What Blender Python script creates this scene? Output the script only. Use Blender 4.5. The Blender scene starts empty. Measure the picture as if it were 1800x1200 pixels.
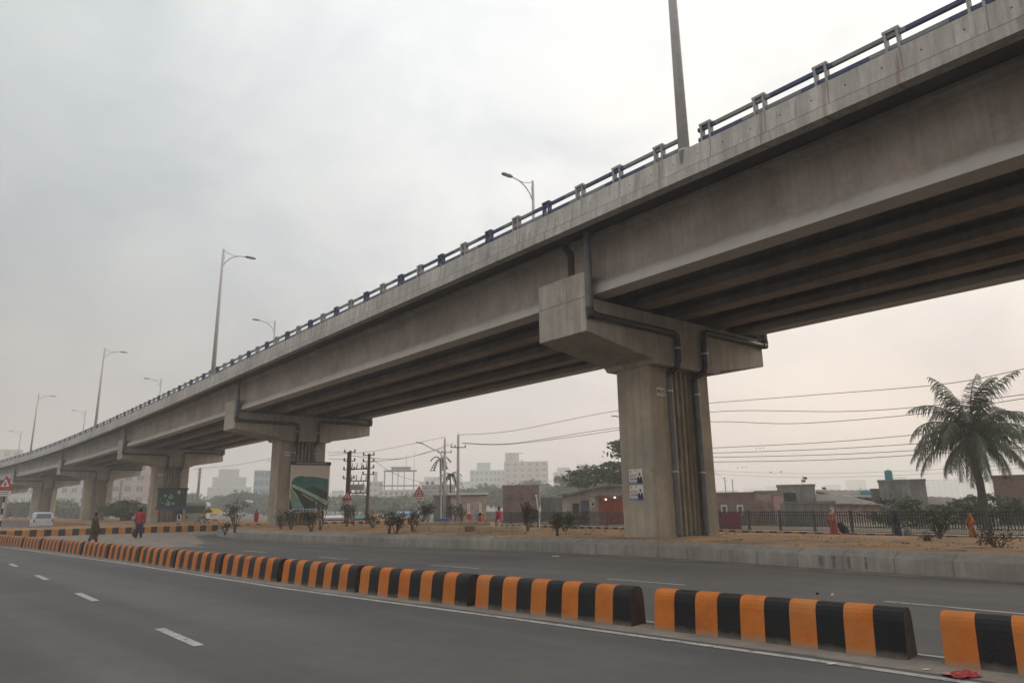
import bpy, bmesh, math, random
from mathutils import Vector, Matrix, noise
R = math.radians
rnd = random.Random(7)
S = bpy.context.scene
COL = S.collection

# ------------------------------------------------------------------ camera
H = 1.6
FPX = 1227.0
_up = Vector((828-900, -4600-600, FPX)).normalized()
_fw = (Vector((0, 0, 1)) - _up*_up.z).normalized()
_rt = _fw.cross(_up)
if _rt.x < 0: _rt = -_rt
def ray(px, py):
    c = Vector(((px-900)/FPX, (py-600)/FPX, 1))
    d = Vector((_rt.dot(c), _fw.dot(c), _up.dot(c)))
    return d/math.hypot(d.x, d.y)
def at(px, py, Y):            # point seen in the photo at forward distance Y
    d = ray(px, py); t = Y/d.y
    return Vector((d.x*t, Y, H+d.z*t))
def ground(px, py, z=0.0):
    d = ray(px, py); t = (z-H)/d.z
    return Vector((d.x*t, d.y*t, z))
cam = bpy.data.cameras.new('camera'); co = bpy.data.objects.new('camera', cam); COL.objects.link(co)
right = Vector((_rt.x, _fw.x, _up.x)); upv = -Vector((_rt.y, _fw.y, _up.y)); back = -Vector((_rt.z, _fw.z, _up.z))
m = Matrix((right, upv, back)).transposed().to_4x4(); m.translation = Vector((0, 0, H)); co.matrix_world = m
cam.sensor_width = 36; cam.lens = FPX/1800*36; cam.clip_start = .1; cam.clip_end = 6000
S.camera = co

# ------------------------------------------------------------------ world, sun, exposure
SUN_AZ, SUN_EL = 62, 24        # azimuth clockwise from +Y
w = bpy.data.worlds.new("World"); S.world = w; w.use_nodes = True
nt = w.node_tree; N = nt.nodes; Lk = nt.links; N.clear()
def wn(t, **k):
    n = N.new(t)
    for a, b in k.items(): setattr(n, a, b)
    return n
sky = wn('ShaderNodeTexSky', sky_type='NISHITA', sun_disc=False)
sky.sun_elevation = R(SUN_EL); sky.sun_rotation = R(SUN_AZ); sky.dust_density = 6; sky.air_density = 2
tc = wn('ShaderNodeTexCoord'); sep = wn('ShaderNodeSeparateXYZ'); Lk.new(tc.outputs['Generated'], sep.inputs[0])
def wmath(op, a, b=None, clamp=False):
    n = wn('ShaderNodeMath', operation=op, use_clamp=clamp)
    for i, q in enumerate((a, b)):
        if q is None: continue
        if isinstance(q, (int, float)): n.inputs[i].default_value = q
        else: Lk.new(q, n.inputs[i])
    return n.outputs[0]
def wramp(f, stops):
    n = wn('ShaderNodeValToRGB'); r = n.color_ramp
    while len(r.elements) < len(stops): r.elements.new(.5)
    for e, (p, c) in zip(r.elements, stops): e.position = p; e.color = (*c, 1)
    Lk.new(f, n.inputs[0]); return n.outputs[0]
def wmix(mode, f, a, b):
    n = wn('ShaderNodeMix', data_type='RGBA', blend_type=mode)
    for i, q in ((0, f), (6, a), (7, b)):
        if isinstance(q, (int, float)): n.inputs[i].default_value = q
        elif isinstance(q, tuple): n.inputs[i].default_value = (*q, 1)
        else: Lk.new(q, n.inputs[i])
    return n.outputs[2]
# brightness of the cloud deck by elevation, a side glow where the sun hides on the right
elev = wramp(sep.outputs['Z'], [(0.0, (.92, .755, .685)), (.14, (.93, .82, .76)), (.32, (.93, .915, .89)), (.62, (1.02, 1.03, 1.04)), (1.0, (1.55, 1.55, 1.58))])
dotn = wn('ShaderNodeVectorMath', operation='DOT_PRODUCT'); dotn.inputs[1].default_value = Vector((.74, .50, .45)).normalized()
Lk.new(tc.outputs['Generated'], dotn.inputs[0])
gl = wramp(wmath('MULTIPLY', wmath('ADD', dotn.outputs['Value'], 1.0), .5), [(0.0, (1.0, 1.0, 1.0)), (.36, (.98, .98, .98)), (.48, (.53, .575, .59)), (.64, (.73, .765, .77)), (.80, (1.0, 1.01, 1.005)), (.94, (1.16, 1.13, 1.07)), (1.0, (1.5, 1.40, 1.25))])
c0 = wmix('MULTIPLY', 1.0, elev, gl)
mp = wn('ShaderNodeMapping'); mp.inputs['Scale'].default_value = (1.9, 1.9, 3.0); mp.inputs['Rotation'].default_value = (.3, .5, .9)
Lk.new(tc.outputs['Generated'], mp.inputs[0])
nz = wn('ShaderNodeTexNoise'); nz.inputs['Scale'].default_value = 1.5; nz.inputs['Detail'].default_value = 5; nz.inputs['Roughness'].default_value = .58; nz.inputs['Distortion'].default_value = .5
Lk.new(mp.outputs[0], nz.inputs[0])
cl = wramp(nz.outputs[0], [(.30, (.80, .83, .88)), (.50, (.97, .975, .99)), (.68, (1.10, 1.09, 1.07))])
c1 = wmix('MULTIPLY', 1.0, c0, cl)
bg1 = wn('ShaderNodeBackground'); bg1.inputs[1].default_value = .05; Lk.new(sky.outputs[0], bg1.inputs[0])
bg2 = wn('ShaderNodeBackground'); bg2.inputs[1].default_value = 1.0; Lk.new(c1, bg2.inputs[0])
mx = wn('ShaderNodeMixShader'); mx.inputs[0].default_value = .95
Lk.new(bg1.outputs[0], mx.inputs[1]); Lk.new(bg2.outputs[0], mx.inputs[2])
out = wn('ShaderNodeOutputWorld'); Lk.new(mx.outputs[0], out.inputs[0])
sl = bpy.data.lights.new('sun', 'SUN'); sl.energy = 1.0; sl.angle = R(22); sl.color = (1, .84, .68)
so = bpy.data.objects.new('sun', sl); COL.objects.link(so)
sd = Vector((math.sin(R(SUN_AZ))*math.cos(R(SUN_EL)), math.cos(R(SUN_AZ))*math.cos(R(SUN_EL)), math.sin(R(SUN_EL))))
so.rotation_euler = sd.to_track_quat('Z', 'Y').to_euler(); so.location = (0, 0, 60)
S.view_settings.view_transform = 'Standard'; S.view_settings.look = 'None'; S.view_settings.exposure = 0; S.view_settings.gamma = 1
S.render.resolution_x = 1024; S.render.resolution_y = 682
try:
    S.cycles.volume_bounces = 3; S.cycles.max_bounces = 6; S.cycles.diffuse_bounces = 1
except Exception: pass

# ------------------------------------------------------------------ mesh helpers
class MB:
    def __init__(s): s.v = []; s.f = []; s.m = []; s.uv = {}
    def add(s, vs, fs, mi=0):
        b = len(s.v); s.v += [tuple(q) for q in vs]
        for f in fs: s.f.append(tuple(b+i for i in f)); s.m.append(mi)
    def box(s, c, d, mi=0, rz=0.0, M=None):
        x, y, z = d[0]/2, d[1]/2, d[2]/2
        vs = [Vector((i*x, j*y, k*z)) for i in (-1, 1) for j in (-1, 1) for k in (-1, 1)]
        rot = M if M is not None else Matrix.Rotation(rz, 3, 'Z')
        s.add([rot @ q + Vector(c) for q in vs], [(0,1,3,2),(4,6,7,5),(0,4,5,1),(2,3,7,6),(0,2,6,4),(1,5,7,3)], mi)
    def bar(s, a, b, wd, ht, mi=0):      # box between two points
        a = Vector(a); b = Vector(b); d = (b-a)
        x = d.normalized(); up = Vector((0,0,1)) if abs(x.z) < .98 else Vector((0,1,0))
        y = up.cross(x).normalized(); z = x.cross(y)
        s.box((a+b)/2, (d.length, wd, ht), mi, M=Matrix((x, y, z)).transposed())
    def tube(s, pts, rad, n=8, mi=0, cap=True):
        pts = [Vector(p) for p in pts]
        if not hasattr(rad, '__len__'): rad = [rad]*len(pts)
        rings = []; prev = None
        for i, p in enumerate(pts):
            t = (pts[min(i+1, len(pts)-1)]-pts[max(i-1, 0)])
            t = t.normalized() if t.length > 1e-9 else Vector((0,0,1))
            if prev is None:
                up = Vector((0,0,1)) if abs(t.z) < .9 else Vector((1,0,0))
                a = up.cross(t).normalized()
            else:
                a = (prev-t*prev.dot(t)).normalized()
            prev = a; b = t.cross(a)
            rings.append([p+(a*math.cos(2*math.pi*k/n)+b*math.sin(2*math.pi*k/n))*rad[i] for k in range(n)])
        s.rings(rings, mi, cap)
    def rings(s, rings, mi=0, cap=True):
        n = len(rings[0]); vs = [q for r in rings for q in r]; fs = []
        for i in range(len(rings)-1):
            for k in range(n):
                fs.append((i*n+k, i*n+(k+1) % n, (i+1)*n+(k+1) % n, (i+1)*n+k))
        if cap: fs.append(tuple(range(n-1, -1, -1))); fs.append(tuple((len(rings)-1)*n+k for k in range(n)))
        s.add(vs, fs, mi)
    def loft(s, secs, n=14, mi=0, cap=True):   # secs: (x,y,z,rx,ry)
        s.rings([[Vector((x+rx*math.cos(2*math.pi*k/n), y+ry*math.sin(2*math.pi*k/n), z)) for k in range(n)] for x, y, z, rx, ry in secs], mi, cap)
    def prism(s, poly, z0, z1, mi=0):
        n = len(poly); vs = [(x, y, z0) for x, y in poly]+[(x, y, z1) for x, y in poly]
        fs = [(i, (i+1) % n, n+(i+1) % n, n+i) for i in range(n)]+[tuple(range(n-1, -1, -1)), tuple(range(n, 2*n))]
        s.add(vs, fs, mi)
    def build(s, name, mats, parent=None, smooth=False, bevel=0, fixn=True, xf=None):
        me = bpy.data.meshes.new(name)
        vs = s.v if xf is None else [tuple(xf @ Vector(q)) for q in s.v]
        me.from_pydata(vs, [], s.f)
        if not isinstance(mats, (list, tuple)): mats = [mats]
        for q in mats: me.materials.append(q)
        me.polygons.foreach_set('material_index', s.m)
        if fixn:
            bm = bmesh.new(); bm.from_mesh(me); bmesh.ops.recalc_face_normals(bm, faces=bm.faces); bm.to_mesh(me); bm.free()
        if smooth:
            me.polygons.foreach_set('use_smooth', [True]*len(me.polygons))
        me.update()
        o = bpy.data.objects.new(name, me); COL.objects.link(o)
        if parent is not None: o.parent = parent
        if bevel:
            b = o.modifiers.new('bevel', 'BEVEL'); b.width = bevel; b.segments = 2; b.limit_method = 'ANGLE'
        return o
def tag(o, label=None, cat=None, group=None, kind=None):
    if label: o['label'] = label
    if cat: o['category'] = cat
    if group: o['group'] = group
    if kind: o['kind'] = kind
    return o
def empty(name, loc=(0,0,0), rz=0.0, label=None, cat=None, group=None):
    o = bpy.data.objects.new(name, None); COL.objects.link(o); o.location = loc; o.rotation_euler = (0, 0, rz)
    o.empty_display_size = .2
    return tag(o, label, cat, group)
def copy_tree(o, parent=None):
    c = o.copy(); COL.objects.link(c)
    if parent is not None: c.parent = parent
    for ch in list(o.children): copy_tree(ch, c)
    return c

# ------------------------------------------------------------------ materials
def mat(name, col, rough=.85, var=.18, scale=3.0, col2=None, bump=0.0, bscale=None, metal=0.0, streak=0.0, spec=.35, emit=None, dust=None, chips=None, track=None, band=None):
    mt = bpy.data.materials.new(name); mt.use_nodes = True
    t = mt.node_tree; n = t.nodes; l = t.links; b = n['Principled BSDF']
    b.inputs['Roughness'].default_value = rough; b.inputs['Metallic'].default_value = metal
    b.inputs['Specular IOR Level'].default_value = spec
    geo = n.new('ShaderNodeNewGeometry')
    def noise_(sc, det=6, vec=None, rgh=.6):
        q = n.new('ShaderNodeTexNoise'); q.inputs['Scale'].default_value = sc; q.inputs['Detail'].default_value = det; q.inputs['Roughness'].default_value = rgh
        l.new(vec if vec is not None else geo.outputs['Position'], q.inputs['Vector']); return q.outputs[0]
    def ramp(f, a, b_, ca, cb):
        r = n.new('ShaderNodeValToRGB'); r.color_ramp.elements[0].position = a; r.color_ramp.elements[1].position = b_
        r.color_ramp.elements[0].color = (*ca, 1); r.color_ramp.elements[1].color = (*cb, 1); l.new(f, r.inputs[0]); return r.outputs[0]
    def mul(f, a, b_, mode='MULTIPLY'):
        x = n.new('ShaderNodeMix'); x.data_type = 'RGBA'; x.blend_type = mode
        for i, q in ((0, f), (6, a), (7, b_)):
            if isinstance(q, (int, float)): x.inputs[i].default_value = q
            elif isinstance(q, tuple): x.inputs[i].default_value = (*q, 1)
            else: l.new(q, x.inputs[i])
        return x.outputs[2]
    c2 = col2 if col2 else tuple(c*(1-var*2) for c in col)
    cur = ramp(noise_(scale), .32, .66, c2, col)
    fine = ramp(noise_(scale*9, 4), .3, .7, (1-var*.7,)*3, (1+var*.4,)*3)
    cur = mul(1.0, cur, fine)
    if streak:
        mpn = n.new('ShaderNodeMapping'); mpn.inputs['Scale'].default_value = (3.2, 3.2, .16); l.new(geo.outputs['Position'], mpn.inputs[0])
        st = ramp(noise_(1.3, 7, mpn.outputs[0], .7), .42, .66, (1-streak, 1-streak, 1-streak*1.02), (1.06, 1.05, 1.03))
        cur = mul(1.0, cur, st)
        big = ramp(noise_(.22, 5), .35, .62, (.78, .76, .73), (1.08, 1.07, 1.06))
        cur = mul(.8, cur, big)
    if dust:
        cur = mul(ramp(noise_(dust[1], 5), .45, .7, (0, 0, 0), (1, 1, 1)), cur, dust[0], 'MIX')
    if streak:
        mp2 = n.new('ShaderNodeMapping'); mp2.inputs['Scale'].default_value = (6, 6, .22); l.new(geo.outputs['Position'], mp2.inputs[0])
        s2 = ramp(noise_(1.2, 3, mp2.outputs[0], .5), .56, .74, (1, 1, 1), (1-streak*.9,)*3); cur = mul(1.0, cur, s2)
        blot = ramp(noise_(.9, 8, None, .72), .56, .70, (1, 1, 1), (.80, .785, .765)); cur = mul(1.0, cur, blot)
    if chips:
        ch = ramp(noise_(chips[1], 8, None, .75), chips[2], chips[2]+.03, (0, 0, 0), (1, 1, 1)); cur = mul(ch, cur, chips[0], 'MIX')
    if band:       # a stained / dusty band between two heights, ragged edge
        sz = n.new('ShaderNodeSeparateXYZ'); l.new(geo.outputs['Position'], sz.inputs[0])
        ad = n.new('ShaderNodeMath'); ad.operation = 'MULTIPLY_ADD'; ad.inputs[1].default_value = band[3]; l.new(noise_(band[4], 5), ad.inputs[0]); l.new(sz.outputs[2], ad.inputs[2])
        bf = ramp(ad.outputs[0], 0, 1, (0, 0, 0), (0, 0, 0)); rn_ = bf.node.color_ramp
        mrn = n.new('ShaderNodeMapRange'); mrn.inputs['From Min'].default_value = band[1]; mrn.inputs['From Max'].default_value = band[2]; mrn.inputs['To Min'].default_value = band[5]; mrn.inputs['To Max'].default_value = 0
        l.new(ad.outputs[0], mrn.inputs[0]); cur = mul(mrn.outputs[0], cur, band[0], 'MIX')
    if track:      # wheel tracks and old patches running with the carriageway
        mp3 = n.new('ShaderNodeMapping'); mp3.vector_type = 'POINT'; mp3.inputs['Rotation'].default_value = (0, 0, R(-135.5)); l.new(geo.outputs['Position'], mp3.inputs[0])
        mp4 = n.new('ShaderNodeMapping'); mp4.inputs['Scale'].default_value = (.03, .75, 1); l.new(mp3.outputs[0], mp4.inputs[0])
        tr = ramp(noise_(1.0, 3, mp4.outputs[0], .5), .40, .62, (.84, .84, .85), (1.10, 1.09, 1.07)); cur = mul(1.0, cur, tr)
        pa_ = ramp(noise_(.16, 8, None, .7), .50, .53, (1, 1, 1), (1.07, 1.06, 1.03)); cur = mul(1.0, cur, pa_)
        sp_ = ramp(noise_(1.1, 9, None, .8), .655, .67, (1, 1, 1), (.72, .71, .70)); cur = mul(1.0, cur, sp_)
    l.new(cur, b.inputs['Base Color'])
    if bump:
        bn = n.new('ShaderNodeBump'); bn.inputs['Strength'].default_value = bump; bn.inputs['Distance'].default_value = .02
        l.new(noise_(bscale or scale*12, 5), bn.inputs['Height']); l.new(bn.outputs[0], b.inputs['Normal'])
    if emit:
        b.inputs['Emission Color'].default_value = (*emit[0], 1); b.inputs['Emission Strength'].default_value = emit[1]
    mt['_'] = 1
    return mt
M = {}
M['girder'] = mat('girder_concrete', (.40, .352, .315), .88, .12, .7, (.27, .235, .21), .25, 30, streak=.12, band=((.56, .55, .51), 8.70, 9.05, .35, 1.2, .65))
M['girder_out'] = M['girder']; M['girder'] = mat('girder_concrete_shaded', (.32, .27, .235), .9, .10, .7, (.23, .19, .165), .25, 30, streak=.12)  # inner girders, cross beams: darker copy of the concrete, under-deck shade put into its colour
M['edge'] = mat('parapet_concrete', (.50, .475, .44), .9, .12, .9, (.38, .355, .325), .3, 26, streak=.28)
M['pier'] = mat('pier_concrete', (.45, .385, .29), .9, .10, .55, (.30, .275, .235), .3, 28, streak=.13)
M['cap'] = mat('cap_concrete', (.50, .46, .40), .9, .10, .6, (.37, .335, .29), .3, 28, streak=.22)
M['groove'] = mat('stained_groove', (.44, .37, .275), .9, .18, 1.0, (.31, .26, .195), .3, 20, streak=.38)
M['soffit'] = mat('deck_soffit', (.11, .09, .08), .9, .12, .6, (.07, .058, .052), .2, 20)  # base colour darkened to carry the deep shade between the girders
M['pipe'] = mat('grey_pvc_pipe', (.15, .15, .155), .5, .15, 2)
M['pipe_dark'] = mat('dark_pvc_elbow', (.055, .053, .055), .45, .15, 2)
M['clamp'] = mat('steel_clamp', (.5, .5, .5), .4, .1, 4, metal=.6)
M['rail_grey'] = mat('rail_paint_grey', (.24, .245, .26), .6, .14, 4)
M['rail_blue'] = mat('rail_paint_blue', (.065, .08, .17), .55, .15, 4)
M['post_grey'] = mat('post_paint_grey', (.38, .38, .38), .7, .14, 4)
M['lamp_pole'] = mat('galvanised_pole', (.50, .48, .47), .6, .1, 4)
M['lamp_head'] = mat('lamp_housing', (.20, .19, .19), .5, .1, 4, metal=.3)
M['lens'] = mat('lamp_lens', (.6, .6, .58), .3, .05, 4)
M['asphalt'] = mat('asphalt', (.112, .106, .100), .86, .09, .35, (.090, .085, .080), .4, 60, track=1)
M['dust'] = mat('road_dust', (.28, .235, .185), .95, .16, 1.2, (.15, .13, .11), .3, 40)
M['dirt'] = mat('orange_dirt', (.38, .225, .105), .97, .22, .55, (.19, .12, .065), .9, 12, chips=((.10, .065, .042), 1.3, .57))
M['grounddry'] = mat('dry_ground', (.22, .17, .115), .97, .15, .25, (.12, .11, .07), .5, 8)
M['kerb'] = mat('kerb_concrete', (.42, .39, .35), .9, .12, .8, (.30, .28, .25), .3, 30, streak=.15)
M['line'] = mat('road_paint', (.44, .42, .38), .8, .12, 3, (.32, .30, .28), chips=((.14, .13, .12), 7, .56))
M['orange'] = mat('orange_paint', (.56, .165, .025), .75, .07, 3, (.40, .12, .025), .35, 30, dust=((.46, .18, .055), .8), chips=((.26, .14, .08), 6, .66), spec=.2, band=((.30, .24, .17), .05, .13, .10, 9, .8))
M['black'] = mat('black_paint', (.007, .007, .008), .5, .2, 3, (.010, .010, .011), .2, 40, dust=((.016, .015, .014), 1.1), chips=((.10, .09, .08), 6, .67), spec=.22, band=((.16, .135, .11), .05, .13, .10, 9, .8))
M['ochre'] = mat('yellow_kerb_paint', (.58, .25, .055), .8, .15, 2)
M['blackk'] = mat('black_kerb_paint', (.05, .04, .035), .8, .2, 2)
M['worn'] = mat('worn_end', (.06, .035, .025), .9, .3, 5)
M['leaf'] = mat('leaf', (.060, .085, .030), .7, .3, 1.5, (.025, .042, .016))
M['leaf2'] = mat('leaf_pale', (.12, .15, .06), .7, .3, 1.5, (.06, .08, .035))
M['leaf3'] = mat('leaf_dry', (.10, .085, .05), .8, .3, 3, (.04, .045, .025))
M['palm'] = mat('palm_leaf', (.085, .105, .045), .5, .25, 1.5, (.045, .058, .027))
M['bark'] = mat('bark', (.16, .12, .09), .9, .3, 6, None, .5)
M['palmbark'] = mat('palm_bark', (.11, .09, .075), .9, .25, 6, None, .5)
M['pole'] = mat('utility_concrete', (.46, .40, .36), .85, .1, 2)
M['pole_rust'] = mat('rust_steel', (.20, .125, .11), .8, .25, 3)
M['wire'] = mat('black_wire', (.03, .03, .032), .6, .1, 3)
M['iron'] = mat('dark_iron', (.030, .026, .030), .6, .2, 4)
M['ironpost'] = mat('fence_post_paint', (.10, .085, .085), .7, .2, 4)
M['maroon'] = mat('maroon_sheet', (.16, .028, .045), .6, .1, 1)
M['brick'] = mat('brick_wall', (.235, .145, .12), .92, .15, 2.0, (.16, .105, .09), .3)
M['brick2'] = mat('pale_brick', (.50, .36, .28), .92, .15, 2.0, (.28, .20, .17), .3)
M['plaster'] = mat('grey_plaster', (.30, .29, .27), .9, .16, .5, (.17, .165, .16), .2, streak=.3)
M['plaster2'] = mat('white_plaster', (.62, .60, .56), .9, .10, .3, (.45, .43, .41), streak=.2)
M['pinkwall'] = mat('pink_wall', (.50, .31, .26), .9, .1, .3, (.42, .27, .23))
M['bluewall'] = mat('blue_glass_wall', (.18, .30, .42), .4, .1, .3, (.14, .24, .34))
M['aptblue'] = mat('pale_blue_wall', (.42, .50, .52), .9, .1, .3)
M['aptcream'] = mat('cream_wall', (.55, .47, .40), .9, .1, .3, (.42, .36, .31), streak=.2)
M['dark'] = mat('dark_opening', (.03, .03, .034), .5, .1, 1)
M['glass'] = mat('window_glass', (.07, .085, .095), .25, .1, 1, spec=.6)
M['white'] = mat('white_trim', (.70, .68, .64), .8, .06, 1)
M['tin'] = mat('tin_roof', (.26, .22, .19), .7, .2, 1.2, (.14, .11, .10))
M['teal'] = mat('teal_tank', (.06, .24, .26), .6, .1, 2)
M['tank'] = mat('black_tank', (.03, .032, .035), .6, .1, 2)
M['reddoor'] = mat('red_shutter', (.50, .10, .05), .6, .12, 3)
M['bluedoor'] = mat('blue_grey_door', (.10, .11, .17), .6, .12, 3)
M['skin'] = mat('skin', (.19, .095, .06), .6, .05, 4)
M['hair'] = mat('hair', (.012, .010, .010), .5, .1, 10)
M['shoe'] = mat('shoe_dark', (.02, .018, .018), .6, .1, 10)
M['warnred'] = mat('sign_red', (.50, .025, .022), .6, .06, 3)
M['signwhite'] = mat('sign_white', (.66, .63, .58), .7, .06, 3)
M['signblue'] = mat('poster_blue', (.03, .07, .28), .7, .05, 6)
M['signdark'] = mat('sign_black', (.03, .03, .035), .7, .05, 6)
M['pink'] = mat('poster_magenta', (.45, .05, .12), .7, .05, 6)
def cloth(name, c, v=.1): 
    M[name] = mat(name, c, .9, v, 9); return M[name]

# ------------------------------------------------------------------ path of the flyover
O = Vector((6.5, 25.45))
HEAD = [(-80, 129.5), (30, 129.5), (50, 130.2), (85, 131.4), (120, 134.0), (150, 137.0), (190, 141), (240, 145), (330, 150), (500, 158)]
ZOFF = [(-80, -.10), (-20, -.02), (0, 0), (34, .02), (68, -.06), (102, -.25), (136, -.5), (170, -.95), (220, -1.9), (300, -3.9), (400, -6.6), (500, -9.2)]
def interp(T, s):
    if s <= T[0][0]: return T[0][1]
    for (a, x), (b, y) in zip(T, T[1:]):
        if s <= b: return x+(y-x)*(s-a)/(b-a)
    return T[-1][1]
_cache = {}
_st = .5
def _walk():
    p = O.copy(); _cache[0] = p.copy()
    i = 0
    while i*_st < 440:
        h = R(interp(HEAD, (i+.5)*_st)); p = p+Vector((math.cos(h), math.sin(h)))*_st; i += 1; _cache[i] = p.copy()
    p = O.copy(); i = 0
    while i*_st > -90:
        h = R(interp(HEAD, (i-.5)*_st)); p = p-Vector((math.cos(h), math.sin(h)))*_st; i -= 1; _cache[i] = p.copy()
_walk()
def fr(s):
    i = math.floor(s/_st); i = max(min(_cache)+0, min(i, max(_cache)-1)); f = s/_st-i
    p = _cache[i].lerp(_cache[i+1], f); h = R(interp(HEAD, s))
    return p, Vector((math.cos(h), math.sin(h))), Vector((math.sin(h), -math.cos(h)))
def W(s, o, z, follow=True):    # along, across (+ = far side), height
    p, u, v = fr(s); q = p+v*o
    return Vector((q.x, q.y, z+(interp(ZOFF, s) if follow else 0)))
def sweep(mb, prof, s0, s1, ds=2.0, mi=0, closed=True, cap=True, follow=True):
    n = max(1, int(math.ceil((s1-s0)/ds)))
    rings = [[W(s0+(s1-s0)*i/n, o, z, follow) for o, z in prof] for i in range(n+1)]
    mb.rings(rings, mi, cap)
def local(s):      # frame matrix at s (x along bridge, y = far side... right-handed z up)
    p, u, v = fr(s)
    return Matrix(((u.x, -v.x, 0, p.x), (u.y, -v.y, 0, p.y), (0, 0, 1, interp(ZOFF, s)), (0, 0, 0, 1)))
SPAN = 34.4
NP = 11
fly = empty('flyover', (O.x, O.y, 0), 0, 'long grey concrete flyover with blue striped railing crossing the whole photo', 'flyover')
FI = fly.matrix_basis.inverted()
_fl = Matrix.Translation((-O.x, -O.y, 0))
def fb(mb, name, mats, parent=None, **k):      # build in flyover-local coordinates
    o = mb.build(name, mats, parent if parent else fly, xf=_fl, **k); return o
# deck slab, near and far edge
S0, S1 = -62, 372
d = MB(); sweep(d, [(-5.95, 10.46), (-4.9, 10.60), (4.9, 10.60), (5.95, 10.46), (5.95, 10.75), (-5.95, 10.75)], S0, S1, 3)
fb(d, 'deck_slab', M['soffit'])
def parapet_mesh(sg):
    d = MB()
    prof = [(6.22, 10.33), (5.80, 10.38), (5.80, 10.76), (5.86, 11.24), (6.12, 11.24), (6.17, 10.66), (6.18, 10.62), (6.22, 10.60)]
    sweep(d, [(sg*o, z) for o, z in prof], S0, S1, 2)
    return d
# parapet material: seams, tie holes, rust runs follow the bridge (uv)
def uv_concrete():
    mt = mat('parapet_panels', (.60, .575, .54), .9, .12, .9, (.47, .45, .42), .3, 26, streak=.26)
    t = mt.node_tree; n = t.nodes; l = t.links; b = n['Principled BSDF']
    src = b.inputs['Base Color'].links[0].from_socket
    uvn = n.new('ShaderNodeUVMap'); sp = n.new('ShaderNodeSeparateXYZ'); l.new(uvn.outputs[0], sp.inputs[0])
    def mm(op, a, b_=0.0, c=None):
        q = n.new('ShaderNodeMath'); q.operation = op
        for i, x in enumerate((a, b_, c)):
            if x is None: continue
            if isinstance(x, (int, float)): q.inputs[i].default_value = x
            else: l.new(x, q.inputs[i])
        return q.outputs[0]
    u_, v_ = sp.outputs[0], sp.outputs[1]
    wob = n.new('ShaderNodeTexNoise'); wob.inputs['Scale'].default_value = 2.2; l.new(uvn.outputs[0], wob.inputs[0])
    uu = mm('ADD', u_, mm('MULTIPLY', wob.outputs[0], .06))
    fu = mm('FRACT', mm('DIVIDE', uu, 1.63))
    seam = mm('LESS_THAN', mm('ABSOLUTE', mm('SUBTRACT', fu, .5)), .010)
    inpar = mm('GREATER_THAN', v_, 10.64)
    seam = mm('MULTIPLY', seam, inpar)
    # tie holes
    fh = mm('ABSOLUTE', mm('SUBTRACT', mm('FRACT', mm('DIVIDE', uu, .815)), .5))
    hz = mm('ABSOLUTE', mm('SUBTRACT', v_, 10.92))
    hole = mm('MULTIPLY', mm('LESS_THAN', fh, .022), mm('LESS_THAN', hz, .022))
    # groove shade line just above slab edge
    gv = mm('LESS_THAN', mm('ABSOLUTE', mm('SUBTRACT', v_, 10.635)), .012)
    # rust runs under rail posts
    mpn = n.new('ShaderNodeMapping'); mpn.inputs['Scale'].default_value = (1.1, .22, 1); l.new(uvn.outputs[0], mpn.inputs[0])
    rn = n.new('ShaderNodeTexNoise'); rn.inputs['Scale'].default_value = 2.4; rn.inputs['Detail'].default_value = 6; l.new(mpn.outputs[0], rn.inputs[0])
    rr = mm('MULTIPLY', mm('LESS_THAN', mm('ABSOLUTE', mm('SUBTRACT', fu, .56)), .028), mm('GREATER_THAN', rn.outputs[0], .54))
    rr = mm('MULTIPLY', rr, .45)
    bl = mm('MULTIPLY', mm('GREATER_THAN', rn.outputs[0], .63), .30)
    def mixc(f, a, c):
        x = n.new('ShaderNodeMix'); x.data_type = 'RGBA'; l.new(f, x.inputs[0]); l.new(a, x.inputs[6]); x.inputs[7].default_value = (*c, 1); return x.outputs[2]
    cur = mixc(rr, src, (.22, .11, .06))
    cur = mixc(bl, cur, (.16, .15, .14))
    cur = mixc(mm('MULTIPLY', seam, .55), cur, (.12, .11, .10))
    cur = mixc(mm('MULTIPLY', hole, .9), cur, (.05, .045, .04))
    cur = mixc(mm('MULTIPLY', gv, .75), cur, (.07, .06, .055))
    l.new(cur, b.inputs['Base Color'])
    return mt
M['panel'] = uv_concrete()
def add_suv(o, s0, s1, npf):
    """uv = (distance along bridge, height above datum) for swept meshes"""
    me = o.data; uvl = me.uv_layers.new(name='uv'); nv = len(me.vertices)
    n = nv//npf-1
    for lp in me.loops:
        i = lp.vertex_index; r = i//npf; s = s0+(s1-s0)*r/n
        z = me.vertices[i].co.z-interp(ZOFF, s)
        uvl.data[lp.index].uv = (s, z)
for sg in (-1, 1):
    o = fb(parapet_mesh(sg), 'parapet', M['panel']); add_suv(o, S0, S1, 8)
# girders and cross beams, span by span
GZ = 8.42
gprof = [(-.36, 0), (-.36, .27), (-.17, .50), (-.15, .58), (-.15, 1.78), (-.20, 1.88), (-.42, 1.98), (-.42, 2.10), (.42, 2.10), (.42, 1.98), (.20, 1.88), (.15, 1.78), (.15, .58), (.17, .50), (.36, .27), (.36, 0)]
GC = (-4.56, -2.28, 0, 2.28, 4.56)
for k in range(-2, 10):
    a, b = k*SPAN+1.34, (k+1)*SPAN+1.0
    if k == -2: a = max(a, -61)
    for c in GC:
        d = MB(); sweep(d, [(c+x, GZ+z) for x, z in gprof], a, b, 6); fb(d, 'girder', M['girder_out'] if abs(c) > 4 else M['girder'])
    for f in (.012, .25, .5, .75, .988):
        s = a+(b-a)*f; d = MB()
        sweep(d, [(GC[0]+.1, GZ+.62), (GC[-1]-.1, GZ+.62), (GC[-1]-.1, GZ+1.8), (GC[0]+.1, GZ+1.8)], s-.13, s+.13, 1)
        fb(d, 'cross_beam', M['girder'])
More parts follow.
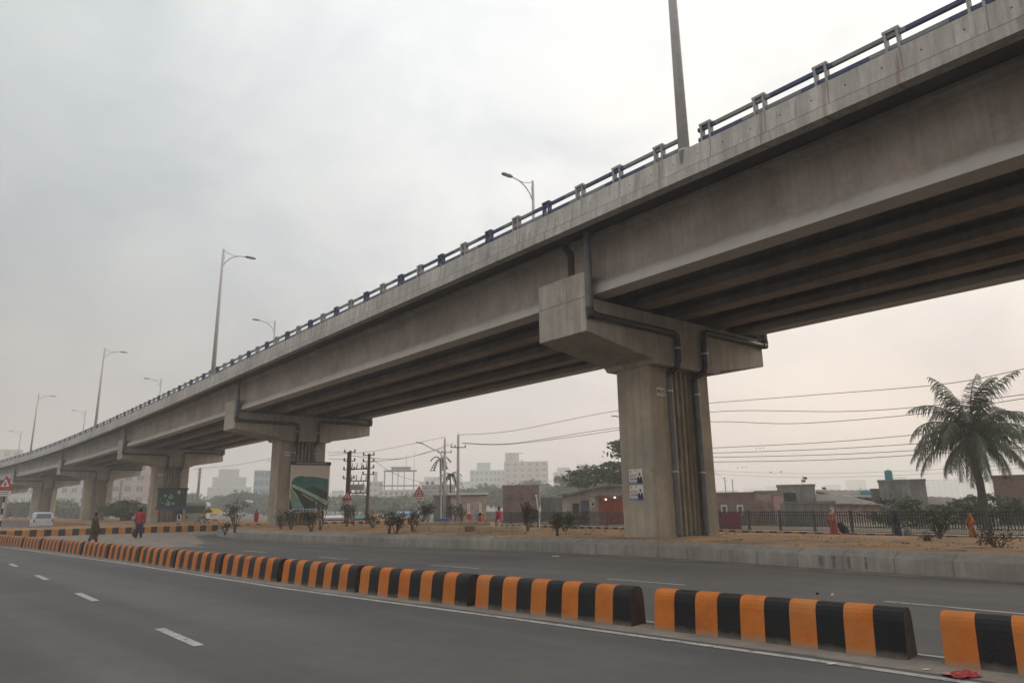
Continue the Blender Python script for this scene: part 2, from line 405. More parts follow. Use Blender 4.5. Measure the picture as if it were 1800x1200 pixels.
# piers
def pier(k):
    s = k*SPAN; L = local(s+1.17)
    zo = interp(ZOFF, s+1.17)
    X = _fl @ L
    def P_(x, o, z): return Vector((x, -o, z))      # local: x along bridge from the cap centre, o across
    base = .3-zo
    # column: rounded plan with a groove in both broad faces
    out = []
    a, b, r = 1.80, .80, .14
    def arc(cx, co, a0, a1, n=4):
        return [(cx+r*math.cos(R(a0+(a1-a0)*i/n)), co+r*math.sin(R(a0+(a1-a0)*i/n))) for i in range(n+1)]
    # (x, o) pairs, x along, o across ; walk round
    ctr = .15
    plan = []
    plan += arc(b-r, a-r, 0, 90) + arc(-b+r, a-r, 90, 180)
    ribs = []
    for i in range(6):
        c_ = .90-i*.285; ribs += [(-b+.30, c_+.045), (-b+.17, c_+.03), (-b+.15, c_-.12), (-b+.30, c_-.145)]
    plan += [(-b, 1.02), (-b+.30, 1.00)] + ribs + [(-b+.30, -.74), (-b, -.78)]
    plan += arc(-b+r, -a+r, 180, 270) + arc(b-r, -a+r, 270, 360)
    plan += [(b, -.78), (b-.22, -.74), (b-.22, 1.00), (b, 1.02)]
    d = MB(); n = len(plan)
    zs = [base, 2.6, 4.6, 6.48]
    rings = [[P_(x, o+ctr-.15, z) for x, o in plan] for z in zs]
    d.rings(rings, 0, True)
    i0 = 10; 
    # groove faces get the rust-stained material
    for fi, f in enumerate(d.f):
        if len(f) == 4:
            cs = [d.v[i] for i in f]
            if all(q[0] < -b+.32 and -1.05 < -q[1]-(ctr-.15) < 1.05 for q in cs) and min(q[0] for q in cs) > -b-.01 and not all(abs(q[0]+b) < .01 for q in cs): d.m[fi] = 1
    col = d.build('pier', [M['pier'], M['groove']], fly, xf=X)
    # hammerhead cap
    d = MB(); hw = 1.17; E_ = 5.25
    sec = [(-E_, 7.15), (-2.0, 6.62), (-1.85, 6.46), (1.95, 6.46), (2.1, 6.62), (E_, 7.15)]
    top = 8.31
    vs = []; 
    for x in (-hw, hw):
        for o, z in sec: vs.append(P_(x, o, z))
        for o, z in reversed(sec): vs.append(P_(x, o, top))
    m_ = len(sec)*2
    fs = [(i, (i+1) % m_, m_+(i+1) % m_, m_+i) for i in range(m_)]+[tuple(range(m_)), tuple(range(2*m_-1, m_-1, -1))]
    d.add(vs, fs)
    for sg in (-1, 1):       # end upstands
        d.box(P_(0, sg*(E_-.14), top+.445), (2*hw-.004, .272, .886))
    for c in GC:             # bearings
        for x in (-.55, .55): d.box(P_(x, c, top+.052), (.5, .6, .1))
    d.build('cap_beam', M['cap'], col, xf=X, bevel=.025)
    # drain pipes on the face towards the photographer: down from the deck, along the cap, down the groove
    px = -hw-.15
    for sg, q in ((-1, -.70), (1, .92)):
        d = MB()
        e = sg*(E_-.02)
        zt = 7.68 if sg < 0 else 8.0
        d.tube([P_(px, e, 10.5), P_(px, e, zt+.16), P_(px, e-sg*.05, zt+.04), P_(px, e-sg*.18, zt)], .135, 12, 0)
        d.tube([P_(px, e-sg*.16, zt), P_(px, q+sg*.2, zt-.02), P_(px, q+sg*.05, zt-.08), P_(px, q, zt-.24), P_(px, q, 6.72), P_(px+.08, q, 6.46), P_(-b-.02, q, 6.3), P_(-b-.02, q, 6.05)], .115, 12, 1)
        d.tube([P_(-b-.02, q, 6.1), P_(-b-.02, q, base+.25)], .115, 12, 0)
        d.tube([P_(px, e, zt+.22), P_(px, e, zt-.0), P_(px, e-sg*.2, zt)], .15, 12, 1)
        for z in (7.1, 5.6, 2.7): 
            xx = px if z > 6.5 else -b-.02
            d.tube([P_(xx, q, z), P_(xx, q, z+.05)], .13, 12, 2)
        d.build('drain_pipe', [M['pipe'], M['pipe_dark'], M['clamp']], col, xf=X, smooth=False)
    return col, X, P_
def text_mesh(txt, size, name, material, parent, Mx, depth=.004):
    cu = bpy.data.curves.new(name, 'FONT'); cu.body = txt; cu.size = size; cu.align_x = 'CENTER'; cu.align_y = 'CENTER'; cu.extrude = depth
    to = bpy.data.objects.new('t', cu); COL.objects.link(to)
    dg = bpy.context.evaluated_depsgraph_get(); me = bpy.data.meshes.new_from_object(to.evaluated_get(dg)); me.transform(Mx)
    bpy.data.objects.remove(to)
    me.materials.clear(); me.materials.append(material)
    o = bpy.data.objects.new(name, me); COL.objects.link(o)
    if parent: o.parent = parent
    return o
piers = {}
for k in range(-1, 11):
    if k == 10: break
    col, X, P_ = pier(k); piers[k] = (col, X, P_)
    d = MB(); bface = -.80
    if 1 > k >= 0 or k == 1 or k == 2:
        d.box(P_(bface-.008, -1.20, 5.55), (.016, .46, .30)); pl = d.build('number_plate', M['signwhite'], col, xf=X)
        txt = {0: 'PR25', 1: 'PR24', 2: 'PR23'}[k]
        # text stands on the plate: x right = far side (+o = -y), normal = -x
        Mt = X @ Matrix.Translation(P_(bface-.020, -1.20, 5.54)) @ Matrix(((0, 0, -1, 0), (-1, 0, 0, 0), (0, 1, 0, 0), (0, 0, 0, 1)))
        tx = text_mesh(txt, .20, 'lettering', M['signdark'], col, Mt)
# railing, one part per span, posts its sub-parts
def railpost():
    d = MB()
    for x in (-.13, .13): d.box((x, 0, .25), (.055, .17, .50))
    d.box((0, 0, .515), (.36, .18, .07)); d.box((0, 0, .01), (.40, .20, .02))
    return d
rp_g = railpost(); rp_b = railpost()
lamp_s = [-4.8+42.6*i for i in range(9)]
meshes = {}
cnt = 0
POST0, PITCH = -12.1, 1.63
for k in range(-2, 7):
    a, b = k*SPAN, (k+1)*SPAN
    i = math.ceil((a-POST0)/PITCH); n_ = []
    while POST0+i*PITCH < b:
        n_.append(POST0+i*PITCH); i += 1
    runs = [[]]; s = a
    cuts = sorted([q for q in [a+.815*i for i in range(int(SPAN/.815)+1)] if q < b-.05]+[b]+[q for L_ in lamp_s for q in (L_-.52, L_-.02) if a < q < b])
    for s, e in zip(cuts, cuts[1:]):
        if any(L_-.53 < s and e < L_-.01 for L_ in lamp_s): runs.append([])
        else: runs[-1].append((s, e))
    rls = []
    for run in runs:
        if not run: continue
        for zt, ph in ((11.66, 0), (11.36, 1)):
            d = MB()
            for s, e in run:
                blue = (int(math.floor(s/1.63+.5*ph)) % 2 == 0)
                hw, hh = .045, .05
                rings = [[W(q, -6.0+x, zt+z) for x, z in ((-hw, -hh), (hw, -hh), (hw, hh), (-hw, hh))] for q in (s, e)]
                d.rings(rings, 1 if blue else 0, s == run[0][0] or e == run[-1][1])
            r_ = fb(d, 'upper_rail' if ph == 0 else 'lower_rail', [M['rail_grey'], M['rail_blue']])
            if ph == 0: rls.append((run[0][0], r_))
    for j, s in enumerate(n_):
        if s > 165: continue
        if any(abs(s-L_) < .25 for L_ in lamp_s): continue
        rl = [r_ for q_, r_ in rls if q_ <= s+.8][-1]
        idx = round((s-POST0)/PITCH)
        bl = idx % 2 == 0 and s > 0
        key = bl
        if key not in meshes:
            o = railpost().build('rail_post', M['rail_blue'] if bl else M['post_grey'], rl, bevel=.012); meshes[key] = o.data
        else:
            o = bpy.data.objects.new('rail_post', meshes[key]); COL.objects.link(o); o.parent = rl
        p = W(s, -6.0, 11.24); _, u, v = fr(s)
        o.location = p-Vector((O.x, O.y, 0)); o.rotation_euler = (0, 0, math.atan2(u.y, u.x)); cnt += 1
for z in (11.66, 11.36):
    d = MB(); sweep(d, [(5.94, z-.055), (6.06, z-.055), (6.06, z+.055), (5.94, z+.055)], S0, 260, 3)
    fb(d, 'upper_rail' if z > 11.5 else 'lower_rail', M['rail_grey'])

# ------------------------------------------------------------------ lamps on the flyover
def make_lamp(name, s, o, sgn, label, group, short=False):
    p = W(s, o, 11.20 if sgn > 0 else 11.75); _, u, v = fr(s)
    root = empty(name, p, math.atan2(v.y*sgn, v.x*sgn), label, 'street lamp', group)
    return root
def lamp_parts(root):
    d = MB(); d.tube([(0,0,-.55), (0,0,5), (0,0,10.0)], [.165, .125, .075], 10, 0); d.tube([(0,0,.02), (0,0,.10)], .165, 10, 0); d.build('pole', M['lamp_pole'], root, smooth=True)
    d = MB()
    d.tube([(0,0,8.55), (.25,0,9.05), (.65,0,9.45), (1.15,0,9.68), (1.75,0,9.76)], .035, 7)
    d.tube([(0,0,9.93), (.30,0,9.78), (.8,0,9.66), (1.2,0,9.70)], .022, 6)
    d.tube([(0.03,0,9.9), (.12,0,9.5), (.10,0,9.2), (.02,0,8.8)], .016, 6)
    d.build('arm', M['lamp_pole'], root, smooth=True)
    d = MB(); d.rings([[Vector((x, y, z)) for y, z in ((-w_, -h_), (w_, -h_), (w_*.8, h_), (-w_*.8, h_))] for x, w_, h_ in ((1.68, .07, .04), (1.85, .14, .06), (2.35, .14, .05), (2.5, .09, .03))])
    hd = d.build('lamp_head', M['lamp_head'], root)
    for q in hd.data.vertices: q.co.z += 9.77
    d = MB(); d.box((2.1, 0, 9.70), (.42, .20, .02)); d.build('lens', M['lens'], hd)
near_names = ['tall near side lamp whose top runs out of the picture above the nearest pier',
 'near side flyover lamp above the second pier, largest one wholly in view', 'near side flyover lamp, second of those wholly in view counting from the right', 'near side flyover lamp, third of those wholly in view, near the left edge',
 'tiny near side flyover lamp at the far left end of the deck', 'tiny distant near side flyover lamp']
far_names = ['far side lamp curving left over the deck just left of the nearest pier', 'far side lamp curving left, right of the second pier lamp', 'third far side lamp from the right, curving left over the railing', 'fourth far side lamp from the right, small and hazy', 'faint far side lamp near the left edge of the photo']
proto = None
for i in range(5):
    r = make_lamp('street_lamp', lamp_s[i], -6.0, 1, near_names[i], 'lamps on the near parapet')
    if proto is None: lamp_parts(r); proto = r
    else:
        for ch in proto.children:
            c = copy_tree(ch, r)
for i in range(5):
    r = make_lamp('street_lamp', 15.2+42.6*i, 6.0, -1, far_names[i], 'lamps on the far parapet')
    for ch in proto.children: copy_tree(ch, r)

# ------------------------------------------------------------------ ground, roads
def sheet(name, pts, z, material, kind='structure', label=None):
    me = bpy.data.meshes.new(name); me.from_pydata([(x, y, z) for x, y in pts], [], [tuple(range(len(pts)))]); me.materials.append(material)
    bm = bmesh.new(); bm.from_mesh(me); bmesh.ops.recalc_face_normals(bm, faces=bm.faces)
    for f in bm.faces:
        if f.normal.z < 0: f.normal_flip()
    bmesh.ops.triangulate(bm, faces=bm.faces); bm.to_mesh(me); bm.free()
    o = bpy.data.objects.new(name, me); COL.objects.link(o); o['kind'] = kind; return o
sheet('ground', [(-1420, -150), (1420, -150), (1420, 1560), (-1420, 1560)], -.26, M['grounddry'])
def off(s, o): q = W(s, o, 0, False); return (q.x, q.y)
left_edge = [off(s, -46-(s*.1 if s > 0 else 0)) for s in (-85, 0, 60, 120, 180, 260, 360)]
ZF = -.20                       # the far carriageway lies a little lower
d = MB(); ss = [-85, -60, -40, -20, 0, 10, 20, 30, 40, 50, 60, 80, 100, 130, 160, 200, 260, 360]
oo = lambda s: (-46-(s*.1 if s > 0 else 0), -20, 1.5, 3.5, 6.5, 8.0, 9+max(0, s-5)*.5)
zz = (0, 0, 0, -.03, -.16, ZF, ZF)
for s_ in ss:
    for o_, z_ in zip(oo(s_), zz): q = W(s_, o_, z_, False); d.v.append(tuple(q))
for i in range(len(ss)-1):
    for j in range(6): d.f.append((i*7+j, (i+1)*7+j, (i+1)*7+j+1, i*7+j+1)); d.m.append(0)
rd = d.build('road', M['asphalt'], fixn=False); rd['kind'] = 'structure'
if rd.data.polygons[0].normal.z < 0: rd.data.flip_normals()
d = MB(); d.prism([(x, y) for x, y in left_edge]+[(x, y) for x, y in left_edge[::-1]][:0]+[], -.26, 0) if False else None
def strip(pts, wd, z, name, material, w2=None):
    d = MB(); P = [Vector(p) for p in pts]; Lf = []; Rt = []
    for i, p in enumerate(P):
        t = (P[min(i+1, len(P)-1)]-P[max(i-1, 0)]).normalized(); n = Vector((-t.y, t.x))
        Lf.append(p+n*wd/2); Rt.append(p-n*wd/2)
    n = len(P); d.add([(q.x, q.y, z) for q in Lf]+[(q.x, q.y, z) for q in Rt], [(i, n+i, n+i+1, i+1) for i in range(n-1)])
    return d
# solid white edge line of the near carriageway and the one beyond the barriers
wl = [(9.8, 1.0), (5.2, 5.66), (2.97, 7.95), (-.06, 10.87), (-4.8, 15.3), (-12.75, 23.5), (-25.2, 35.6), (-40, 50)]
o = strip(wl, .12, .006, '', None).build('edge_line', M['line'], fixn=False); o['kind'] = 'structure'
o = strip([(a+.72, b+.72) for a, b in wl[:-1]], .09, .006, '', None).build('edge_line', M['line'], fixn=False); o['kind'] = 'structure'
def dashes(pts, wd, name):
    d = MB()
    for a, b in pts:
        q = strip([a, b], wd, .006, '', None); d.add(q.v, q.f)
    o = d.build(name, M['line'], fixn=False); o['kind'] = 'structure'
A = Vector((-3.85, 9.09)); B = Vector((-12.57, 19.23)); u1 = (B-A).normalized()
dd = []
for t in (-12.0, -6.0, 0, 6.0, 11.7, 17.6, 23.5, 29.5, 35.5): 
    dd.append((A+u1*t, A+u1*(t+1.75)))
dashes(dd, .13, 'lane_markings')
LM = [(14.6, 2.9), (12.9, 4.6), (9.8, 8.0), (8.3, 9.6), (7.31+.0, 10.60), (6.05, 12.15), (3.45, 14.9), (2.04, 16.35), (-.96, 19.45), (-2.39, 20.8), (-5.39, 23.54), (-6.7, 24.9), (-9.6, 28.0), (-10.98, 29.4), (-14, 32.6), (-15.4, 34.1), (-18.4, 37.2), (-19.8, 38.6)]
dashes([(Vector(LM[i]), Vector(LM[i+1])) for i in range(0, len(LM), 2)], .11, 'lane_markings')
# dust beside the barriers and across the opening (ragged edge sheets)
def ragged(pts, z, name, material, amp=.25, seed=1):
    rr = random.Random(seed); outp = []
    for i in range(len(pts)):
        a = Vector(pts[i]); b = Vector(pts[(i+1) % len(pts)]); n = max(1, int((b-a).length/.6)); nn = Vector((-(b-a).y, (b-a).x)).normalized()
        for j in range(n): outp.append(tuple(a.lerp(b, j/n)+nn*rr.uniform(-amp, amp)*.6))
    return sheet(name, outp, z, material)
wb = [Vector(p) for p in wl[:-1]]
ragged([tuple(p+Vector((.13, .13))) for p in wb]+[tuple(p+Vector((.55, .55))) for p in reversed(wb)], .003, 'road_dust', M['dust'], .07, 3)
ragged([(-17.2, 30.0), (-14.8, 33.5), (-16.5, 38.5), (-21, 47.5), (-19, 56), (-14, 60), (-17, 63.5), (-23.6, 58.2), (-30, 53.3), (-36.8, 46.6), (-34.5, 43.7), (-27, 37.8)], .003, 'road_dust', M['dust'], .35, 4)
kp = [(22, -.7), (14.1, 9.8), (10.2, 14.8), (8.0, 17.4), (4.4, 22.6), (0, 26.9), (-4.9, 30.7), (-11, 36.6), (-16.2, 42)]
ragged([(a-.05, b-.05) for a, b in kp]+[(a-.42, b-.38) for a, b in reversed(kp)], .004, 'road_dust', M['dust'], .08, 5)

# median island under the flyover: kerb all round, dirt on top
def island(near, ztop, name_k, matk, stripes=None, dirtmat=None, slope=True, bumps=.05, seed=0, stripew=.55):
    """near = closed outline (counter clockwise), kerb with a sloped coping and dirt inside"""
    P = [Vector(p) for p in near]
    # resample
    ro = []
    for i in range(len(P)):
        a, b = P[i], P[(i+1) % len(P)]; n = max(1, int(round((b-a).length/stripew)))
        for j in range(n): ro.append(a.lerp(b, j/n))
    n = len(ro); area = sum(ro[i].x*ro[(i+1) % n].y-ro[(i+1) % n].x*ro[i].y for i in range(n))
    if area < 0: ro.reverse()
    inn = []
    for i in range(n):
        t = (ro[(i+1) % n]-ro[i-1]).normalized(); inn.append(Vector((-t.y, t.x)))
    lev = [(0, -.24), (.02, ztop*.66), (.05, ztop*.68), (.36, ztop-.03), (.42, ztop-.02), (.42, ztop-.2)] if slope else [(0, -.24), (.02, ztop-.02), (.03, ztop), (.2, ztop), (.2, ztop-.2)]
    d = MB(); rr = random.Random(seed)
    vs = []; 
    for o_, z in lev: vs += [(ro[i].x+inn[i].x*o_, ro[i].y+inn[i].y*o_, z) for i in range(n)]
    fs = []; mi = []
    for k in range(len(lev)-1):
        for i in range(n):
            fs.append((k*n+i, k*n+(i+1) % n, (k+1)*n+(i+1) % n, (k+1)*n+i)); mi.append(i)
    b0 = len(d.f)
    d.add(vs, fs)
    if stripes is not None:
        d.m = [(1 if (q % 2) else 0) for q in mi]
    o = d.build(name_k, matk, fixn=False); o['kind'] = 'structure'
    # dirt top: ear-clipped outline refined
    bm = bmesh.new(); bv = [bm.verts.new((ro[i].x+inn[i].x*lev[-2][0]*.95, ro[i].y+inn[i].y*lev[-2][0]*.95, ztop-.03)) for i in range(n)]
    bm.faces.new(bv); bmesh.ops.triangulate(bm, faces=bm.faces)
    for _ in range(5):
        ed = [e for e in bm.edges if e.calc_length() > 1.6]
        if not ed: break
        bmesh.ops.subdivide_edges(bm, edges=ed, cuts=1); bmesh.ops.triangulate(bm, faces=bm.faces)
    for q in bm.verts:
        if not q.is_boundary:
            q.co.z += bumps*(noise.noise(Vector((q.co.x*.35, q.co.y*.35, seed)))+.5*noise.noise(Vector((q.co.x*1.3, q.co.y*1.3, seed)))+.35)
    for f in bm.faces:
        f.smooth = True
        if f.normal.z < 0: f.normal_flip()
    me = bpy.data.meshes.new('median'); bm.to_mesh(me); bm.free(); me.materials.append(dirtmat or M['dirt'])
    o2 = bpy.data.objects.new('median', me); COL.objects.link(o2); o2['kind'] = 'structure'
    return o
def kerb_material():
    mt = mat('kerb_blocks', (.36, .335, .30), .9, .12, .8, (.26, .24, .215), .3, 30, streak=.18); return mt
M['kerbb'] = kerb_material()
isl1 = [(30, -12.5), (14, 9.7), (10.14, 14.75), (8.02, 17.45), (4.38, 22.75), (0, 27.0), (-4.9, 30.8), (-11, 36.8), (-16.0, 42.0), (-18.1, 44.6), (-19.6, 47.4), (-20.5, 50.5), (-20.4, 53.5), (-18.8, 55.9), (-16, 57.0), (-12.9, 56.1), off(26, 4.6), off(10, 4.6), off(-15, 4.4), off(-45, 4.4)]
island(isl1, .5, 'median_kerb', M['kerbb'], seed=2)
isl2 = [(-37.2, 46.8), (-33.6, 50.0), (-29.9, 53.6), (-26.5, 56.4), (-23.3, 58.9), (-20, 61.8), (-16.5, 65.2), (-11.0, 69.6), (-9, 72), off(60, 8), off(100, 7.5), off(160, 7), off(240, 7), off(240, -6), off(160, -6), off(110, -6), off(75, -7), off(60, -9), (-41.5, 56)]
island(isl2, .46, 'median_kerb', [M['ochre'], M['blackk']], stripes=True, slope=False, seed=5, stripew=.43)
# vertical joints and damp runs on the near median kerb: thin real grooves
jd = MB(); js = MB()
kpath = [Vector(p) for p in [(10.14, 14.75), (8.02, 17.45), (4.38, 22.75), (0, 27.0), (-4.9, 30.8), (-11, 36.8), (-16.0, 42.0)]]
acc = 0
for a, b in zip(kpath, kpath[1:]):
    L_ = (b-a).length; t = (b-a)/L_; nrm = Vector((t.y, -t.x)); 
    if nrm.dot(-a) < 0: nrm = -nrm
    q = (1.22-acc % 1.22)
    while q < L_:
        p = a+t*q+nrm*.001; ins = -nrm
        jd.add([(p.x-t.x*.012, p.y-t.y*.012, 0), (p.x+t.x*.012, p.y+t.y*.012, 0), (p.x+t.x*.012+ins.x*.018, p.y+t.y*.012+ins.y*.018, .335), (p.x-t.x*.012+ins.x*.018, p.y-t.y*.012+ins.y*.018, .335)], [(0,1,2,3)])
        c = p+nrm*.003
        jd.add([(c.x+ins.x*.05-t.x*.01, c.y+ins.y*.05-t.y*.01, .348), (c.x+ins.x*.05+t.x*.01, c.y+ins.y*.05+t.y*.01, .348), (c.x+ins.x*.36+t.x*.01, c.y+ins.y*.36+t.y*.01, .478), (c.x+ins.x*.36-t.x*.01, c.y+ins.y*.36-t.y*.01, .478)], [(0,1,2,3)])
        q += 1.22
    acc += L_
o = jd.build('kerb_joints', mat('joint_dark', (.19, .175, .16), .95, .1, 3), fixn=False); o['kind'] = 'structure'
rr = random.Random(3)
for px in (1412, 1447, 1488, 1533):
    g = ground(px, 1003, 0); 
    t = (kpath[1]-kpath[0]).normalized(); nrm = Vector((t.y, -t.x)); nrm = nrm if nrm.dot(-kpath[0]) > 0 else -nrm
    # project on kerb face line
    k_ = (Vector(kpath[0])-Vector((g.x, g.y))).dot(nrm); p = Vector((g.x, g.y))+nrm*(k_+.004)
    pts = []
    for side in (-1, 1):
        seq = range(9) if side < 0 else range(8, -1, -1)
        for i in seq:
            z = .06+.265*i/8; wv = .022+.010*math.sin(i*.8+px)+rr.uniform(-.004, .004)+.012*i/8
            pts.append((p.x+t.x*side*wv-nrm.x*z*.055, p.y+t.y*side*wv-nrm.y*z*.055, z))
    js.add(pts, [tuple(range(len(pts)))])
o = js.build('damp_stain', mat('damp_stain', (.20, .185, .17), .95, .2, 9), fixn=False); o['kind'] = 'structure'

# far footpath kerb with ochre and black stripes + ground behind it
_a, _b = ground(1795, 901, 1.0), ground(930, 901, 1.0); FA = Vector((_a.x, _a.y)); FB = Vector((_b.x, _b.y)); FU = (FB-FA).normalized(); FN = Vector((FU.y, -FU.x))   # FN towards the far side
if FN.dot(Vector((.77, .63))) < 0: FN = -FN
def fpt(t, n, z=0): q = FA+FU*t+FN*n; return Vector((q.x, q.y, z))
d = MB()
k = 0; t = -34.0
while t < 75:
    a, b = fpt(t, -.75), fpt(t+.5, -.75)
    d.bar(fpt(t, -.72, -.13), fpt(t+.5, -.72, -.13), .14, .20, k % 2); k += 1; t += .5
d.bar(fpt(-34, -.655, -.026), fpt(75, -.655, -.026), .27, .006, 2)
o = d.build('footpath_kerb', [M['ochre'], M['blackk'], M['line']]); o['kind'] = 'structure'
q = [fpt(-40, -.6), fpt(80, -.6), fpt(120, 3), fpt(120, 60), fpt(-40, 60)]
sheet('footpath', [(p.x, p.y) for p in (fpt(-34, -.65), fpt(75, -.65), fpt(75, 1.6), fpt(-34, 1.6))], -.04, M['dust'])
sheet('verge', [(p.x, p.y) for p in (fpt(-34, 1.6), fpt(75, 1.6), fpt(75, 30), fpt(-34, 30))], -.12, M['grounddry'])

# ------------------------------------------------------------------ barriers
BL, BP = 3.02, 3.2
def barrier_mesh():
    prof = []
    hw0, hw1, ht, r = .19, .145, .50, .10
    prof = [(-hw0, 0), (-hw1-.01, ht-r*1.3)] + [(-hw1+r-r*math.cos(R(a)), ht-r+r*math.sin(R(a))) for a in (15, 40, 65, 90)]
    prof += [(-x, z) for x, z in reversed(prof)]
    n = len(prof); d = MB(); ns = 10
    for i in range(ns):
        x0, x1 = -BL/2+BL*i/ns, -BL/2+BL*(i+1)/ns
        rings = [[Vector((x, y, z)) for y, z in prof] for x in ([x0, x1] if 0 < i < ns-1 else ([x0, x0+.015, x1] if i == 0 else [x0, x1-.015, x1]))]
        if i == 0: rings[0] = [Vector((q.x, q.y*.96, q.z*.99)) for q in rings[0]]
        if i == ns-1: rings[-1] = [Vector((q.x, q.y*.96, q.z*.99)) for q in rings[-1]]
        d.rings(rings, 0 if i % 2 == 0 else 1, False)
    d.add([Vector((-BL/2, y*.96, z*.99)) for y, z in prof], [tuple(range(n))], 2)
    d.add([Vector((BL/2, y*.96, z*.99)) for y, z in prof], [tuple(range(n-1, -1, -1))], 2)
    bm = None
    return d
bproto = barrier_mesh().build('traffic_barrier', [M['orange'], M['black'], M['worn']])
bproto['category'] = 'barrier'
bpath = [Vector(p) for p in [(6.55, 5.45), (4.18, 7.60), (1.82, 9.80), (-.62, 12.05), (-3.0, 14.22), (-5.35, 16.6), (-19.6, 30.85), (-26.8, 37.75), (-40, 51.0)]]
def bat(t):
    for a, b in zip(bpath, bpath[1:]):
        L_ = (b-a).length
        if t <= L_: return a.lerp(b, t/L_), (b-a).normalized()
        t -= L_
    return bpath[-1], (bpath[-1]-bpath[-2]).normalized()
ordn = ['nearest', 'second', 'third', 'fourth', 'fifth', 'sixth', 'seventh', 'eighth', 'ninth', 'tenth', 'eleventh', 'twelfth', 'thirteenth', 'fourteenth', 'fifteenth', 'sixteenth', 'seventeenth', 'eighteenth']
brnd = random.Random(11)
for i in range(18):
    t0 = i*BP+.06+(.16 if i else 0)+(.17 if i > 1 else 0)
    a, _ = bat(t0); b, _ = bat(t0+BL); c = (a+b)/2; dr = (a-b).normalized()
    nrm = Vector((-dr.y, dr.x)); nrm = nrm if nrm.dot(c) > 0 else -nrm
    o = bproto if i == 0 else bproto.copy()
    if i: COL.objects.link(o)
    c = c+nrm*(.19+brnd.uniform(-.02, .02))
    o.location = (c.x, c.y, .0); o.rotation_euler = (0, 0, math.atan2(dr.y, dr.x)+brnd.uniform(-.006, .006))
    o['label'] = ('striped barrier cut off by the right edge of the photo, beside pink litter' if i == 0 else
                  'large orange and black striped barrier, %s in the row counting from the right edge' % ordn[i] if i < 5 else
                  'orange and black striped road barrier, %s in the row counting from the right edge' % ordn[i])
    o['category'] = 'barrier'; o['group'] = 'striped barriers dividing the carriageways'
exec_order = 1
# ------------------------------------------------------------------ foliage
def crown(name, parent, c, rx, ry, rz, leaf, n, material, seed, clumps=16, flat=.0, hang=0.0):
    rr = random.Random(seed); d = MB()
    cs = []
    for i in range(clumps):
        while True:
            q = Vector((rr.uniform(-1, 1), rr.uniform(-1, 1), rr.uniform(-1, 1)))
            if .25 < q.length < 1: break
        cs.append((q, rr.uniform(.18, .42)))
    for i in range(n):
        q, r = rr.choice(cs)
        p = q+Vector((rr.gauss(0, r*.55), rr.gauss(0, r*.55), rr.gauss(0, r*.45)))
        if flat and abs(p.z-q.z) > r*.3: p.z = q.z+(p.z-q.z)*.4
        p = Vector((c[0]+p.x*rx, c[1]+p.y*ry, c[2]+p.z*rz))
        a = Vector((rr.gauss(0, 1), rr.gauss(0, 1), rr.gauss(0, .7)-hang)).normalized(); b = a.cross(Vector((rr.gauss(0, 1), rr.gauss(0, 1), rr.gauss(0, 1)))).normalized()
        s_ = leaf*rr.uniform(.55, 1.3)
        d.add([p-a*s_, p+b*s_*.42, p+a*s_, p-b*s_*.42], [(0, 1, 2, 3)])
    return d.build(name, material, parent, fixn=False)
def tree(loc, h, cr, label, leaf=.22, n=2600, seed=1, group='trees behind the houses', material=None, cz=.66, rzf=.38, name='tree', clumps=18, flat=0, trunk_r=.14):
    root = empty(name, loc, 0, label, 'tree', group); rr = random.Random(seed*7+1); d = MB()
    top = Vector((rr.uniform(-.2, .2), rr.uniform(-.2, .2), h*.62))
    d.tube([(0, 0, -.1), (rr.uniform(-.1, .1), 0, h*.3), top], [trunk_r, trunk_r*.75, trunk_r*.45], 8)
    for i in range(7):
        a = rr.uniform(0, 6.28); z0 = h*rr.uniform(.32, .58); e = Vector((math.cos(a)*cr*rr.uniform(.4, .8), math.sin(a)*cr*rr.uniform(.4, .8), h*rr.uniform(.62, .92)))
        s0 = Vector((top.x*z0/top.z, top.y*z0/top.z, z0)); mid = s0.lerp(e, .5)+Vector((0, 0, -h*.03))
        d.tube([s0, mid, e], [trunk_r*.45, trunk_r*.3, trunk_r*.12], 6)
    d.build('trunk', M['bark'], root, smooth=True)
    crown('crown', root, (0, 0, h*cz), cr, cr, h*rzf, leaf, n, material or M['leaf'], seed, clumps, flat)
    return root
def far(Y): return Y*2.0 if Y > 95 else Y
def on(px, Y, z=-.25): p = at(px, 890, Y); return Vector((p.x, Y, z))
def zt(px, py, Y): return at(px, py, Y).z

